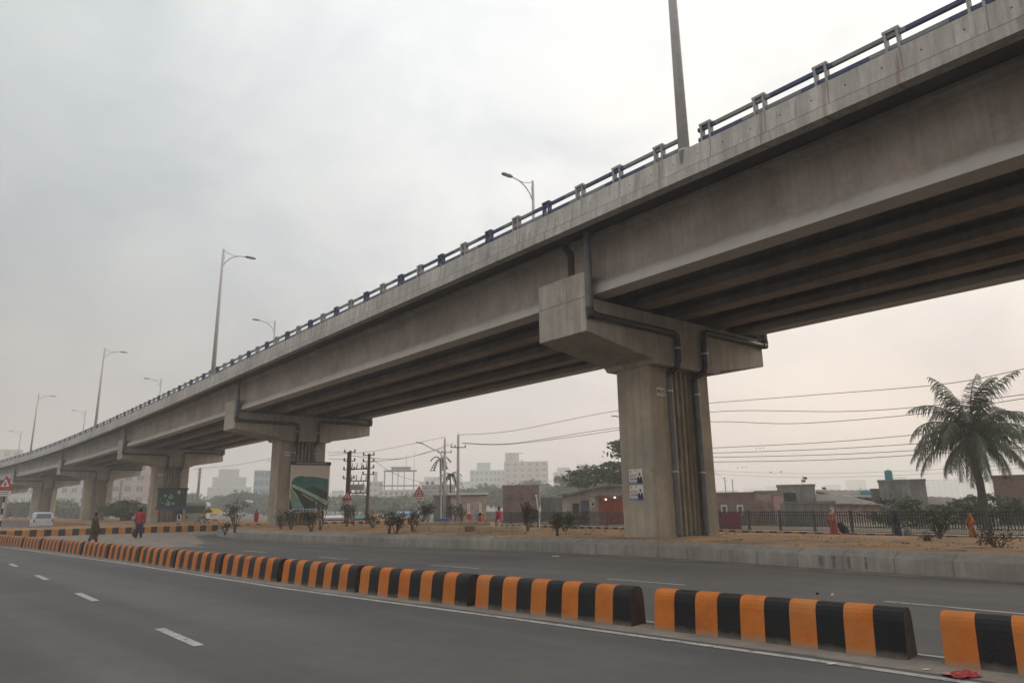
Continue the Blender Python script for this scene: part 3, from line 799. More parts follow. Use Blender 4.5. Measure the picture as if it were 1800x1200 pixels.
# trees and bushes behind, (px, top py, depth, radius m, label)
for i, (px, py, Y, cr, lab, mt_, fl) in enumerate([
    (846, 850, 130, 4.2, 'round hazy green tree in front of the pale blue apartment block', 'leaf', 0),
    (795, 884, 120, 3.0, 'low dark tree between the two utility poles and the brick shop', 'leaf', 0),
    (925, 847, 135, 4.6, 'hazy tree right in front of the cream apartment block with roof canopy', 'leaf', 0),
    (962, 856, 120, 4.6, 'hazy green tree right of the cream apartment block, behind the brick block', 'leaf2', 0),
    (1005, 850, 118, 4.0, 'bushy hazy tree left of the big spreading tree by the nearest pier', 'leaf', 0),
    (1038, 824, 105, 4.8, 'big dark round tree behind the lean-to house', 'leaf', 0),
    (1082, 800, 88, 5.0, 'tall spreading layered tree touching the left side of the nearest pier', 'leaf', 1),
    (1108, 770, 84, 3.4, 'tallest tree, mostly hidden behind the nearest pier', 'leaf', 1),
    (590, 868, 130, 5.5, 'pale green tree directly right of the flyover billboard', 'leaf2', 0),
    (655, 872, 110, 5.0, 'pale green tree behind the transformer poles', 'leaf2', 0),
    (712, 872, 118, 5.5, 'pale green tree in front of the unfinished building', 'leaf2', 0),
    (405, 874, 150, 3.6, 'grey hazy tree left of the blue glass building', 'leaf', 0),
    (355, 868, 140, 4.5, 'grey hazy tree just right of the third pier', 'leaf', 0),
    (428, 868, 130, 4.2, 'low hazy tree at the foot of the blue glass building', 'leaf', 0),
    (88, 880, 105, 3.0, 'small green tree above the white car', 'leaf2', 0),
    (30, 884, 100, 3.0, 'dark tree at the left edge behind the warning sign', 'leaf', 0),
    (128, 893, 105, 3.0, 'low tree right of the white car', 'leaf', 0),
    (215, 884, 95, 3.2, 'bushy green tree in front of the pink apartment building', 'leaf2', 0),
    (252, 887, 100, 2.8, 'small green tree beside the third pier billboard', 'leaf2', 0),
    (470, 884, 120, 3.5, 'low tree in front of the blue glass building', 'leaf', 0)]):
    Y1 = far(Y); cr *= Y1/Y; b = on(px, Y1); h = zt(px, py, Y1)+.25
    tree(b, h, cr, lab, leaf=.40*Y1/100 if Y > 95 else .34, n=2400, seed=20+i, material=M[mt_], cz=.60, rzf=.42, flat=fl, clumps=20)
# low bushes on the wild ground behind the fence, right side
for i, (px, py, Y, cr, lab) in enumerate([(1590, 876, 50, 2.6, 'low green bush in front of the grey concrete house'), (1690, 874, 52, 2.0, 'bushy small tree left of the palm trunk'),
                                    (1770, 868, 50, 2.4, 'dark bush right of the palm trunk')]):
    b = on(px, Y); tree(b, zt(px, py, Y)+.25, cr, lab, leaf=.16, n=2200, seed=60+i, cz=.5, rzf=.5, trunk_r=.07, name='bush', group='bushes behind the right fence')
# areca like small palms near the utility poles
def small_palm(px, py, Y, label, seed):
    b = on(px, Y); h = zt(px, py, Y)+.25; root = empty('palm_tree', b, 0, label, 'palm', 'slender palms by the utility poles'); rr = random.Random(seed)
    d = MB(); d.tube([(0, 0, -.1), (.1, 0, h*.5), (0, 0, h)], [.13, .10, .08], 8); d.build('trunk', M['palmbark'], root, smooth=True)
    d = MB()
    for k in range(15):
        a = rr.uniform(0, 6.28); L_ = rr.uniform(1.1, 1.7); el = rr.uniform(-.2, 1.1); prev = Vector((0, 0, h))
        dirx = Vector((math.cos(a), math.sin(a), 0)); pts = []
        for j in range(9):
            t = j/8; pts.append(Vector((0, 0, h))+dirx*(L_*t)+Vector((0, 0, L_*(el*t-1.1*t*t))))
        for j in range(1, 9):
            tt = (pts[j]-pts[j-1]); sd_ = tt.cross(Vector((0, 0, 1))).normalized()
            for sg in (-1, 1): d.add([pts[j-1], pts[j], pts[j]+sd_*sg*.30+Vector((0, 0, -.12))], [(0, 1, 2)])
    d.build('crown', M['leaf'], root, fixn=False)
small_palm(773, 806, 88, 'slender palm with ragged crown left of the first utility pole', 4)
small_palm(791, 834, 84, 'shorter slender palm between the two utility poles', 5)

# the coconut palm on the right
PY = 42
pb = on(1730, PY, -.2); root = empty('coconut_palm', pb, 0, 'big coconut palm with drooping fronds behind the iron fence at right', 'palm')
ch = zt(1708, 768, PY)+.2; cx = at(1708, 768, PY).x-pb.x
d = MB(); n = 14
d.tube([(cx*(t**1.3), 0, -.1+(ch+.1)*t) for t in [i/n for i in range(n+1)]], [.27-.12*(i/n)+.015*(i % 2) for i in range(n+1)], 10); d.build('trunk', M['palmbark'], root, smooth=True)
rr = random.Random(12)
FRONDS = [(-1.45, 1.55, 3.4), (-1.1, 1.65, 3.6), (-.6, 1.35, 3.4), (.2, 1.5, 3.3), (-.2, 1.75, 3.9), (.7, 1.45, 3.6)]
def frond(az, el, L_, seed, fat=1.0):
    rr = random.Random(seed); d = MB(); m_ = 26; p = Vector((cx, 0, ch)); pts = [p.copy()]
    th = el; step = L_/m_; curl = (1.15 if el > 1.3 else 1.7 if el > 1.0 else 2.1 if el > .6 else 1.9 if el > .2 else 1.35)*rr.uniform(.85, 1.15)
    hd = Vector((math.cos(az), math.sin(az), 0)); sidev = Vector((-hd.y, hd.x, 0)); sw = rr.uniform(-.25, .25)
    for i in range(m_):
        th = el-curl*(((i+1)/m_)**1.5); th = max(th, -1.45)
        p = p+(hd*math.cos(th)+Vector((0, 0, 1))*math.sin(th)+sidev*sw*(i/m_)*.5)*step; pts.append(p.copy())
    d.tube(pts[::2], [.045*(1-.8*i/(m_/2)) for i in range(m_//2+1)], 5, 0)
    for i in range(3, m_):
        for half in (0, .5):
            base = pts[i].lerp(pts[min(i+1, m_)], half); tn = (pts[min(i+1, m_)]-pts[i-1]).normalized()
            t = (i+half)/m_; ll = .98*fat*math.sin(math.pi*min(1, .14+t*.86))**.6*(1 if t < .8 else .8)+.12
            for sg in (-1, 1):
                sv = (sidev*sg*.70+tn*.75+Vector((0, 0, -.30-rr.uniform(0, .75)))).normalized(); ll_ = ll*rr.uniform(.75, 1.1)
                tip = base+sv*ll_*.55; tip2 = tip+(sv+Vector((0, 0, -1.5))).normalized()*ll_*.62
                wv = tn*.027
                d.add([base-wv, base+wv, tip+wv, tip-wv, tip2], [(0, 1, 2, 3), (3, 2, 4)])
    return d
k = 0
for ring_, (el, cnt_, L_) in enumerate([(1.45, 4, 4.3), (1.22, 6, 4.6), (.92, 6, 4.6), (.60, 8, 4.5), (.25, 7, 4.3), (-.1, 7, 3.8), (-.5, 6, 3.3), (-.95, 4, 2.6)]):
    for i in range(cnt_):
        az = 2*math.pi*(i+.37*ring_)/cnt_+rr.uniform(-.25, .25)
        frond(az, el+rr.uniform(-.12, .12), L_*rr.uniform(.9, 1.08), 100+k).build('frond', M['palm'], root, fixn=False); k += 1
d = MB()
for i in range(7):
    a = i*.9; d.loft([(cx+.25*math.cos(a)+0, .25*math.sin(a), ch-.25+z, r, r) for z, r in ((-.13, .03), (-.08, .1), (0, .13), (.09, .1), (.14, .03))], 8)
d.build('coconuts', M['leaf2'], root, smooth=True)

# dry shrubs on the median
def shrub(px, py_base, py_top, label, seed, wd=.5, leafy=1.0, z=.47, name='shrub'):
    g = ground(px, py_base, z); Y = g.y; h = (py_base-py_top)/FPX*Y*1.02; rr = random.Random(seed)
    root = empty(name, g, 0, label, 'shrub', 'dry shrubs on the median'); d = MB(); tips = []
    for i in range(7):
        a = rr.uniform(0, 6.28); sp = wd*rr.uniform(.2, 1); p0 = Vector((rr.uniform(-.06, .06), rr.uniform(-.06, .06), -.05)); e = Vector((math.cos(a)*sp, math.sin(a)*sp, h*rr.uniform(.6, 1)))
        mid = p0.lerp(e, .5)+Vector((rr.uniform(-.08, .08), rr.uniform(-.08, .08), .04)); d.tube([p0, mid, e], [.022, .015, .006], 5); tips += [mid, e, mid.lerp(e, .5)]
        for j in range(4):
            q = mid.lerp(e, rr.uniform(0, .8)); q2 = q+Vector((rr.gauss(0, .14), rr.gauss(0, .14), rr.uniform(.02, .22))); d.tube([q, q2], [.008, .003], 4); tips.append(q2)
    d.build('stems', M['bark'], root)
    d = MB()
    for i in range(int(420*leafy)):
        p = rr.choice(tips)+Vector((rr.gauss(0, .07), rr.gauss(0, .07), rr.gauss(0, .07))); s_ = rr.uniform(.025, .06)
        a = Vector((rr.gauss(0, 1), rr.gauss(0, 1), rr.gauss(0, 1))).normalized(); b = a.cross(Vector((rr.gauss(0, 1), rr.gauss(0, 1), 1))).normalized()
        d.add([p-a*s_, p+b*s_*.5, p+a*s_, p-b*s_*.5], [(0, 1, 2, 3)])
    d.build('leaves', M['leaf3'] if seed % 3 else M['leaf'], root, fixn=False)
for i, a in enumerate([(413, 934, 876, 'tall dark shrub at the left tip of the median', .7, 1.8), (395, 938, 922, 'very small dry plant at the left end of the median', .3, .4), (492, 930, 902, 'forked dry shrub left of the second pier', .6, .8),
    (512, 931, 898, 'dry shrub at the left foot of the big billboard', .5, .9), (547, 934, 895, 'dense shrub below the middle of the big billboard', .6, 1.6), (563, 932, 868, 'thin tall shrub in front of the right edge of the billboard', .4, 1.0),
    (609, 925, 880, 'dark shrub below the striped sign post near the transformer', .7, 1.8), (622, 924, 890, 'grey green shrub right of the transformer pole foot', .6, 1.0), (655, 928, 900, 'sparse shrub on the median right of the transformer', .8, .9),
    (684, 938, 898, 'spiky dry shrub in front, left of the low concrete slabs', .8, 1.1), (697, 937, 905, 'dark dry shrub just left of the low concrete slabs', .5, 1.2), (726, 934, 900, 'leaning dry shrub at the end of the low concrete slabs', .5, 1.0),
    (744, 920, 882, 'dark shrub right of the striped warning post', .6, 1.8), (752, 920, 880, 'dark dense shrub left of the first utility pole', .7, 2.2), (797, 920, 884, 'shrub between the two utility poles', .7, 1.6), (812, 918, 888, 'light shrub right of the second utility pole', .6, 1.0),
    (927, 934, 884, 'tall dark shrub at the right end of the low concrete slabs', .6, 2.2), (979, 942, 908, 'stubby dark shrub left of the nearest pier', .18, .6), (992, 934, 905, 'spreading green shrub behind the stubby one', 1.0, 1.8), (1010, 930, 902, 'green shrub in front of the lean-to house', .9, 1.6),
    (1756, 962, 936, 'dry twiggy shrub on the dirt at the right edge', .6, .5), (1652, 946, 908, 'thin green shrub against the fence between two women', .5, .7), (1628, 952, 944, 'tiny dry plant on the dirt near the right fence', .10, .12)]):
    px, pb_, pt_, lab, wd, lf = a
    shrub(px, pb_, pt_, lab, 30+i, wd, lf)
# small weeds, trampled soil clods: nobody could count them
rr = random.Random(5); d = MB()
for i in range(420):
    t = rr.uniform(0, 1); s_ = rr.uniform(-14, 30); o_ = rr.uniform(-2.9, 3.6) if s_ < 5 else rr.uniform(-4.6, 3.6)
    q = W(s_, o_, .47, False); cl_ = noise.noise(Vector((q.x*.5, q.y*.5, 4)))
    if cl_ < .18: continue
    for j in range(5):
        a = rr.uniform(0, 6.28); h = rr.uniform(.02, .06); d.add([q+Vector((rr.uniform(-.05, .05), 0, 0)), q+Vector((.012, .01, 0)), q+Vector((math.cos(a)*.07, math.sin(a)*.07, h))], [(0, 1, 2)])
o = d.build('weeds', M['leaf3'], fixn=False); tag(o, 'low dry weeds scattered over the dirt median', 'weeds', None, 'stuff')

# ------------------------------------------------------------------ iron fence of the far footpath
fence = empty('iron_fence', (FA.x, FA.y, -.04), math.atan2(FU.y, FU.x), 'dark iron picket fence with stout posts along the far footpath', 'fence')
posts_px = [1265, 1313, 1370, 1430, 1495, 1565, 1647, 1735]
ts = []
for px in posts_px:
    g = ground(px, 901, 1.0); ts.append((Vector((g.x, g.y))-FA).dot(FU))
ts.sort(); pit = (ts[-1]-ts[0])/(len(ts)-1)
T0 = ts[0]
def panel_mesh(L_):
    d = MB(); x0, x1 = .09, L_-.09
    for z, h in ((1.10, .045), (.93, .035), (.30, .035), (.05, .03)): d.box(((x0+x1)/2, 0, z), (x1-x0, .035, h))
    n = int((x1-x0)/.135)
    for i in range(n+1):
        x = x0+(x1-x0)*i/n; d.box((x, 0, .615), (.042, .03, .63))
        d.box((x, 0, 1.015), (.035, .02, .17))
    m2 = int((x1-x0)/.075)
    for i in range(m2+1): d.box((x0+(x1-x0)*i/m2, 0, .17), (.016, .016, .26))
    return d
pm = None; pom = None
i0 = int(math.floor((-10-T0)/pit)); i1 = int(math.ceil((46-T0)/pit))
for i in range(i0, i1):
    if pm is None:
        o = panel_mesh(pit).build('panel', M['iron'], fence); pm = o.data
        q = MB(); q.box((0, 0, .58), (.13, .13, 1.17)); q.box((0, 0, 1.175), (.16, .16, .035)); o2 = q.build('post', M['ironpost'], fence, bevel=.008); pom = o2.data
    else:
        o = bpy.data.objects.new('panel', pm); o2 = bpy.data.objects.new('post', pom)
        for q in (o, o2): COL.objects.link(q); q.parent = fence
    o.location = (T0+i*pit, 0, 0); o2.location = (T0+i*pit, 0, 0)
a_, b_ = ground(1268, 901, 1.0), ground(1303, 901, 1.0)
ta, tb = (Vector((b_.x, b_.y))-FA).dot(FU), (Vector((a_.x, a_.y))-FA).dot(FU)
d = MB(); c = fpt((ta+tb)/2, -.09, .49); d.box(c, (abs(tb-ta), .03, 1.02), rz=math.atan2(FU.y, FU.x)); o = d.build('metal_sheet', M['maroon'], bevel=.006); tag(o, 'maroon metal sheet fixed on the fence just right of the nearest pier', 'metal sheet')
for px0, px1, mt_, lab in ((821, 829, 'warnred', 'small red cloth hung on the fence left of the standing man'), (837, 843, 'teal', 'small teal cloth hung on the fence near the seated person'), (847, 853, 'ochre', 'small yellow cloth hung on the fence left of the standing man')):
    g0, g1 = ground(px0, 901, 1.0), ground(px1, 901, 1.0); d = MB(); c = (g0+g1)/2; d.box((c.x-.05, c.y-.08, .62), ((g1-g0).length, .02, .55), rz=math.atan2(FU.y, FU.x)); o = d.build('cloth', M[mt_]); tag(o, lab, 'cloth')

# low concrete slabs on the median
M['slab'] = mat('dusty_slab', (.46, .36, .24), .92, .12, 1.2, (.34, .26, .17), .3)
d = MB(); a_, b_ = ground(733, 934, .47), ground(922, 934, .47)
dv = (b_-a_); L_ = dv.length; n = 7
for i in range(n):
    p, q = a_.lerp(b_, (i+.01)/n), a_.lerp(b_, (i+.99)/n); d.bar(p+Vector((0, .3, .11)), q+Vector((0, .3, .11)), .6, .26)
o = d.build('concrete_slab', M['slab'], bevel=.02); tag(o, 'long low beige concrete slab wall on the median left of the standing man', 'slab')
d = MB(); a2, b2 = ground(737, 927, .47), ground(866, 927, .47)
for i in range(5):
    p, q = a2.lerp(b2, (i+.01)/5), a2.lerp(b2, (i+.99)/5); d.bar(p+Vector((0, .4, .14)), q+Vector((0, .4, .14)), .6, .36)
o = d.build('concrete_slab', M['slab'], bevel=.02); tag(o, 'shorter upper concrete slab row behind the long low slab', 'slab')
d = MB(); a_ = ground(825, 935, .47); d.box(a_+Vector((0, .05, .12)), (.42, .3, .24)); d.box(a_+Vector((0, .05, .25)), (.46, .34, .03)); o = d.build('brick_block', M['brick'], bevel=.01); tag(o, 'small brown brick block in front of the low concrete slab', 'block')

# ------------------------------------------------------------------ things on the piers
col0, X0, P_ = piers[0]
XW = Matrix.Translation((O.x, O.y, 0)) @ X0
def quad_local(X, P_, plane, rect, depth, name, mats, polys=(), frame=True, parent=None, label=None, cat=None, group=None):
    pass
def poster(X, ctr_o, z0, z1, x_mid, wd, label, seed):
    """sheet pasted on the rounded end face of the pier: local -o side"""
    # local frame on the end face: right = towards the photographer's right, i.e. -x
    yv = 1.80+.006
    def Q(a, b, e): return X @ Vector((x_mid-a, yv+e, b))      # a to the right, b up, e outwards
    d = MB()
    def rect(a0, a1, b0, b1, mi, e): d.add([Q(a0, b0, e), Q(a1, b0, e), Q(a1, b1, e), Q(a0, b1, e)], [(0, 1, 2, 3)], mi)
    d.box((0, 0, 0), (0, 0, 0)) if False else None
    vs = [Q(a, b, e) for a in (-wd/2, wd/2) for b in (z0, z1) for e in (0, .004)]
    d.add(vs, [(0,1,3,2),(4,6,7,5),(0,4,5,1),(2,3,7,6),(0,2,6,4),(1,5,7,3)], 0)
    h = z1-z0
    rect(-wd/2, wd/2, z0, z0+h*.13, 1, .006); rect(-wd*.46, wd*.1, z0+h*.045, z0+h*.075, 0, .008)
    rr = random.Random(seed)
    for r_, yy, mi in ((0, .60, 3), (1, .50, 3), (2, .36, 2), (3, .28, 1)):
        a = -wd*.44
        while a < wd*.05:
            w_ = rr.uniform(.02, .05); rect(a, a+w_, z0+h*(yy-.025), z0+h*(yy+rr.uniform(.0, .03)), mi, .006); a += w_+.012
        rect(-wd*.44, wd*.05, z0+h*(yy+.03), z0+h*(yy+.038), mi, .006)
    # emblem dots at the top and a suited figure on the right
    for ax, ay, s_ in ((-.36, .85, .03), (.0, .90, .025)):
        d.add([Q(wd*ax+s_*math.cos(t*.785), z0+h*ay+s_*math.sin(t*.785), .006) for t in range(8)], [tuple(range(8))], 2)
    d.add([Q(wd*a, z0+h*b, .007) for a, b in ((.08, .13), (.48, .13), (.46, .42), (.36, .50), (.22, .50), (.10, .40))], [tuple(range(6))], 2)
    d.add([Q(wd*a, z0+h*b, .009) for a, b in ((.24, .50), (.34, .50), (.29, .28))], [(0, 1, 2)], 0)
    d.add([Q(wd*.29+.042*math.cos(t*.6283), z0+h*.62+.055*math.sin(t*.6283), .008) for t in range(10)], [tuple(range(10))], 4)
    d.add([Q(wd*.29+.046*math.cos(t*.6283), z0+h*.655+.042*math.sin(t*.6283), .009) for t in range(6)], [tuple(range(6))], 2)
    o = d.build('poster', [M['signwhite'], M['signblue'], M['signdark'], M['pink'], M['skin']], fixn=False); tag(o, label, 'poster', 'posters pasted on the nearest pier'); return o
poster(XW, 0, 2.32, 2.83, .05, .62, 'upper white and blue poster with a suited man on the nearest pier', 1)
poster(XW, 0, 1.76, 2.27, .05, .62, 'lower white and blue poster with a suited man on the nearest pier', 2)

def board_frame(a, b, z0, z1, depth=.12):
    """frame vectors for an upright board from a to b (left to right as seen)"""
    a = Vector((a[0], a[1], 0)); b = Vector((b[0], b[1], 0)); x = (b-a).normalized(); nrm = Vector((x.y, -x.x, 0)); Wd = (b-a).length
    def Q(u_, v_, e): return a+x*(u_*Wd)+Vector((0, 0, z0+(z1-z0)*v_))+nrm*e
    return Q, x, nrm, Wd
def add_board(name, a, b, z0, z1, label):
    Q, x, nrm, Wd = board_frame(a, b, z0, z1)
    base = Q(.5, 0, 0); base.z = .45
    root = empty(name, base, 0, label, 'billboard'); T = Matrix.Translation(-base)
    def poly(d, pts, e, mi=0):
        d.add([Q(u_, v_, e) for u_, v_ in pts], [tuple(range(len(pts)))], mi)
    def slab(d, u0, v0, u1, v1, e0, e1, mi=0):
        vs = [Q(u_, v_, e) for u_ in (u0, u1) for v_ in (v0, v1) for e in (e0, e1)]
        d.add(vs, [(0,1,3,2),(4,6,7,5),(0,4,5,1),(2,3,7,6),(0,2,6,4),(1,5,7,3)], mi)
    return root, T, poly, slab, Q
M['bb_sky'] = mat('board_sky', (.62, .54, .45), .6, .04, 1)
M['bb_teal'] = mat('board_teal', (.07, .21, .19), .6, .2, 1.5)
M['bb_green'] = mat('board_green', (.20, .38, .28), .6, .15, 2)
M['bb_pale'] = mat('board_pale', (.38, .54, .45), .6, .1, 2)
M['bb_dark'] = mat('board_dark', (.035, .07, .06), .6, .2, 2)
M['bb_tan'] = mat('board_tan', (.42, .33, .20), .6, .1, 2)
M['bb_head'] = mat('board_header', (.035, .03, .045), .6, .1, 2)
M['bb_text'] = mat('board_text', (.30, .26, .42), .6, .1, 2)
# big billboard on the second pier
YB = at(541, 890, 51.2)
pa, pb2 = at(508, 890, 50.0), at(577, 890, 51.4)
z0b, z1b = zt(541, 898, 50.6), zt(541, 811, 50.6)
root, T, poly, slab, Q = add_board('billboard', pa, pb2, z0b, z1b, 'tall flyover picture billboard standing before the second pier')
d = MB(); slab(d, 0, 0, 1, .93, -.08, 0); d.build('panel', M['bb_sky'], root, xf=T)
d = MB()
poly(d, [(.02, .55), (.06, .64), (.14, .69), (.28, .71), (.40, .69), (.55, .70), (.80, .67), (.97, .65), (.97, .20), (.5, .30), (.2, .40), (.02, .48)], .004, 0)
poly(d, [(.0, .52), (.04, .54), (.30, .44), (.60, .50), (.97, .38), (.97, .14), (.6, .2), (.3, .3), (.1, .4)], .006, 4)
poly(d, [(.0, .53), (.06, .545), (.36, .44), (.70, .31), (.985, .20), (.985, .10), (.66, .245), (.30, .39), (.0, .50)], .010, 2)
poly(d, [(.03, .50), (.12, .45), (.34, .375), (.60, .26), (.80, .17), (.985, .10), (.985, .03), (.40, .03), (.30, .15), (.18, .32)], .008, 3)
poly(d, [(.28, .37), (.36, .335), (.62, .225), (.64, .19), (.55, .215), (.33, .32)], .012, 5)
poly(d, [(.0, .48), (.05, .44), (.16, .31), (.32, .14), (.40, .03), (.10, .03), (.03, .25)], .011, 1)
poly(d, [(.0, .28), (.03, .22), (.10, .03), (.0, .03)], .012, 3)
for k in range(5): poly(d, [(.66+.06*k, .20-.028*k), (.69+.06*k, .19-.028*k), (.69+.06*k, .05), (.66+.06*k, .05)], .013, 2)
for f_, e in zip(((.45, .62, .06, .12),), (1,)): pass
d.build('picture', [M['bb_teal'], M['bb_green'], M['bb_pale'], M['bb_dark'], M['bb_dark'], M['bb_tan']], root, xf=T, fixn=False)
d = MB(); slab(d, -.03, .93, 1.02, 1.0, -.10, .03); hd = d.build('header', M['bb_head'], root, xf=T)
d = MB(); rr = random.Random(9); u_ = .12
while u_ < .88:
    w_ = rr.uniform(.02, .05); slab(d, u_, .950, u_+w_, .976, .03, .034); u_ += w_+.012
slab(d, .12, .974, .88, .981, .03, .0335)
d.build('header_lettering', M['bb_text'], hd, xf=T)
d = MB(); slab(d, 0, -.02, 1, .05, .0, .012); ft = d.build('footer', M['signwhite'], root, xf=T)
d = MB(); u_ = .14
poly(d, [(.0, -.02), (.10, -.02), (.18, .0), (.26, .045), (.14, .035), (.06, .0)], .015)
while u_ < .62:
    w_ = rr.uniform(.03, .07); poly(d, [(u_, -.012), (u_+w_*.8, -.012), (u_+w_, .02), (u_+w_*.4, .03)], .015); u_ += w_+.02
slab(d, .14, .024, .64, .032, .012, .016)
d.build('footer_lettering', M['signblue'], ft, xf=T, fixn=False)
for u_ in (.12, .88):
    d = MB(); p = Q(u_, 0, -.05); p2 = Vector((p.x, p.y, .35)); d.bar(p2, p, .09, .09); d.build('leg', M['iron'], root, xf=T)
# green billboard on the third pier
pa, pb2 = at(275, 890, 75.0), at(327, 890, 76.5); z0b, z1b = zt(300, 893, 75.7), zt(300, 858, 75.7)
root, T, poly, slab, Q = add_board('billboard', pa, pb2, z0b, z1b, 'wide green billboard standing before the third pier')
d = MB(); slab(d, 0, 0, 1, 1, -.08, 0); d.build('panel', M['bb_teal'], root, xf=T)
d = MB(); rr = random.Random(2); poly(d, [(.02, .05), (.98, .05), (.98, .92), (.02, .92)], .003, 2)
for k in range(16):
    u_, v_ = rr.uniform(.08, .9), rr.uniform(.2, .85); r_ = rr.uniform(.03, .09)
    poly(d, [(u_+r_*math.cos(t*.785)*rr.uniform(.7, 1.2), v_+r_*1.3*math.sin(t*.785)*rr.uniform(.7, 1.2)) for t in range(8)], .004+.001*k, k % 3)
d.build('picture', [M['bb_green'], M['bb_pale'], M['bb_dark']], root, xf=T, fixn=False)
d = MB(); slab(d, -.03, .92, 1.03, 1.03, -.10, .03, 0); d.build('header', M['bb_head'], root, xf=T)
d = MB(); slab(d, -.03, -.06, 1.03, .05, -.10, .03, 0); d.build('footer', M['signblue'], root, xf=T)
for u_ in (.12, .88):
    d = MB(); p = Q(u_, 0, -.05); p2 = Vector((p.x, p.y, .35)); d.bar(p2, p, .12, .12); d.build('leg', M['iron'], root, xf=T)
for px, lab in ((278, 'small yellow notice pasted left on the third pier below its billboard'), (319, 'small yellow notice pasted right on the third pier below its billboard')):
    c = at(px, 899, 75.6); d = MB(); d.box(c, (.55, .04, .5)); o = d.build('notice', M['ochre']); tag(o, lab, 'notice')

# ------------------------------------------------------------------ signs with striped posts
def warning_sign(loc, tri_w, z_tri, post_top, label, seed, plate=True, post_r=.04):
    root = empty('warning_sign', loc, 0, label, 'road sign', 'triangular warning signs'); d = MB(); n = 9
    for i in range(n): d.tube([(0, 0, z_tri*i/n), (0, 0, z_tri*(i+1)/n)], post_r, 8, i % 2)
    d.build('post', [M['signwhite'], M['signdark']], root)
    h = tri_w*.87; yf = -.05
    def tri(w_, zoff, y, mi, d):
        hh = w_*.87; zc = z_tri+.1+h/3; 
        vs = [(-w_/2, y, zc-hh/3), (w_/2, y, zc-hh/3), (0, y, zc+hh*2/3), (-w_/2, y+.015, zc-hh/3), (w_/2, y+.015, zc-hh/3), (0, y+.015, zc+hh*2/3)]
        d.add(vs, [(0, 1, 2), (3, 5, 4), (0, 3, 4, 1), (1, 4, 5, 2), (2, 5, 3, 0)], mi)
    d = MB(); tri(tri_w, 0, yf, 0, d); sg = d.build('triangle', M['warnred'], root)
    d = MB(); tri(tri_w*.62, 0, yf-.018, 0, d); tr = d.build('sign_face', M['signwhite'], sg)
    d = MB(); zc = z_tri+.1+h/3; d.box((0, yf-.022, zc+.01), (tri_w*.06, .006, tri_w*.26)); d.box((0, yf-.0225, zc+.0), (tri_w*.18, .006, tri_w*.05)); d.box((-tri_w*.05, yf-.022, zc-.1*tri_w), (tri_w*.05, .006, tri_w*.1)); d.build('symbol', M['signdark'], tr)
    if plate:
        d = MB(); d.box((0, yf, z_tri-.03-tri_w*.17), (tri_w*.95, .02, tri_w*.34)); pl = d.build('plate', M['signwhite'], root)
        d = MB(); rr = random.Random(seed)
        for rw in (-tri_w*.10, -tri_w*.22):
            x = -tri_w*.33
            while x < tri_w*.3: w_ = rr.uniform(.03, .07); d.box((x+w_/2, yf-.012, z_tri+rw-.02), (w_, .004, tri_w*.045)); x += w_+.02
        d.build('lettering', M['signdark'], pl)
        d = MB(); d.box((0, yf-.001, z_tri+.045), (tri_w*1.0, .026, .05)); d.build('band', M['warnred'], root)
    return root
def sign_at(px, ptop, pbase, Y, zg, label, seed, tw=.8):
    b = at(px, 890, Y); z1 = zt(px, ptop, Y); warning_sign(Vector((b.x, Y, zg)), tw, z1-zg-tw*.87-.1, 0, label, seed)
sign_at(736, 853, 915, 42, .45, 'warning triangle on a black and white striped post beside the low slabs', 1, .62)
sign_at(610, 862, 905, 50, .45, 'warning triangle on a striped post beside the transformer poles', 2, .65)
b = at(5, 890, 37.5); warning_sign(Vector((b.x, 37.5, 0)), .76, zt(5, 858, 37.5)-.10, 0, 'warning triangle with a text plate at the left edge of the photo', 3)

# ------------------------------------------------------------------ utility poles, street lights, wires
def utility_pole(px, ptop, Y, label, arms=((.55, .35),), ins=True, group='utility poles', r=.15, mt_='pole', wd=1.5, ang=.2):
    Y1 = far(Y); r *= Y1/Y; b = on(px, Y1); h = zt(px, ptop, Y1)+.25
    root = empty('utility_pole', b, ang, label, 'utility pole', group); d = MB(); d.tube([(0, 0, -.1), (0, 0, h)], [r*1.25, r*.8], 10); d.build('pole', M[mt_], root, smooth=True)
    for dz, k in arms:
        d = MB(); d.bar((-wd/2, -.12, h-dz), (wd/2, -.12, h-dz), .08, .08); a = d.build('crossarm', M['pole_rust'], root)
        for x in (-.46*wd, .46*wd, -.22*wd):
            d = MB(); d.loft([(x, -.12, h-dz+z, q, q) for z, q in ((.04, .03), (.08, .075), (.12, .05), (.16, .075), (.22, .04), (.26, .02))], 8); d.build('insulator', M['pole_rust'], a)
    d = MB(); d.tube([(0, 0, h), (0, 0, h+.28)], .025, 6); d.build('top_pin', M['pole_rust'], root)
    return root, b+Vector((0, 0, h))
r1, top1 = utility_pole(781, 771, 78, 'left one of the two tall pale concrete poles, above the blue box', ((1.5, 0),))
r2, top2 = utility_pole(805, 764, 70, 'right and taller one of the two pale concrete utility poles', ((1.25, 0),))
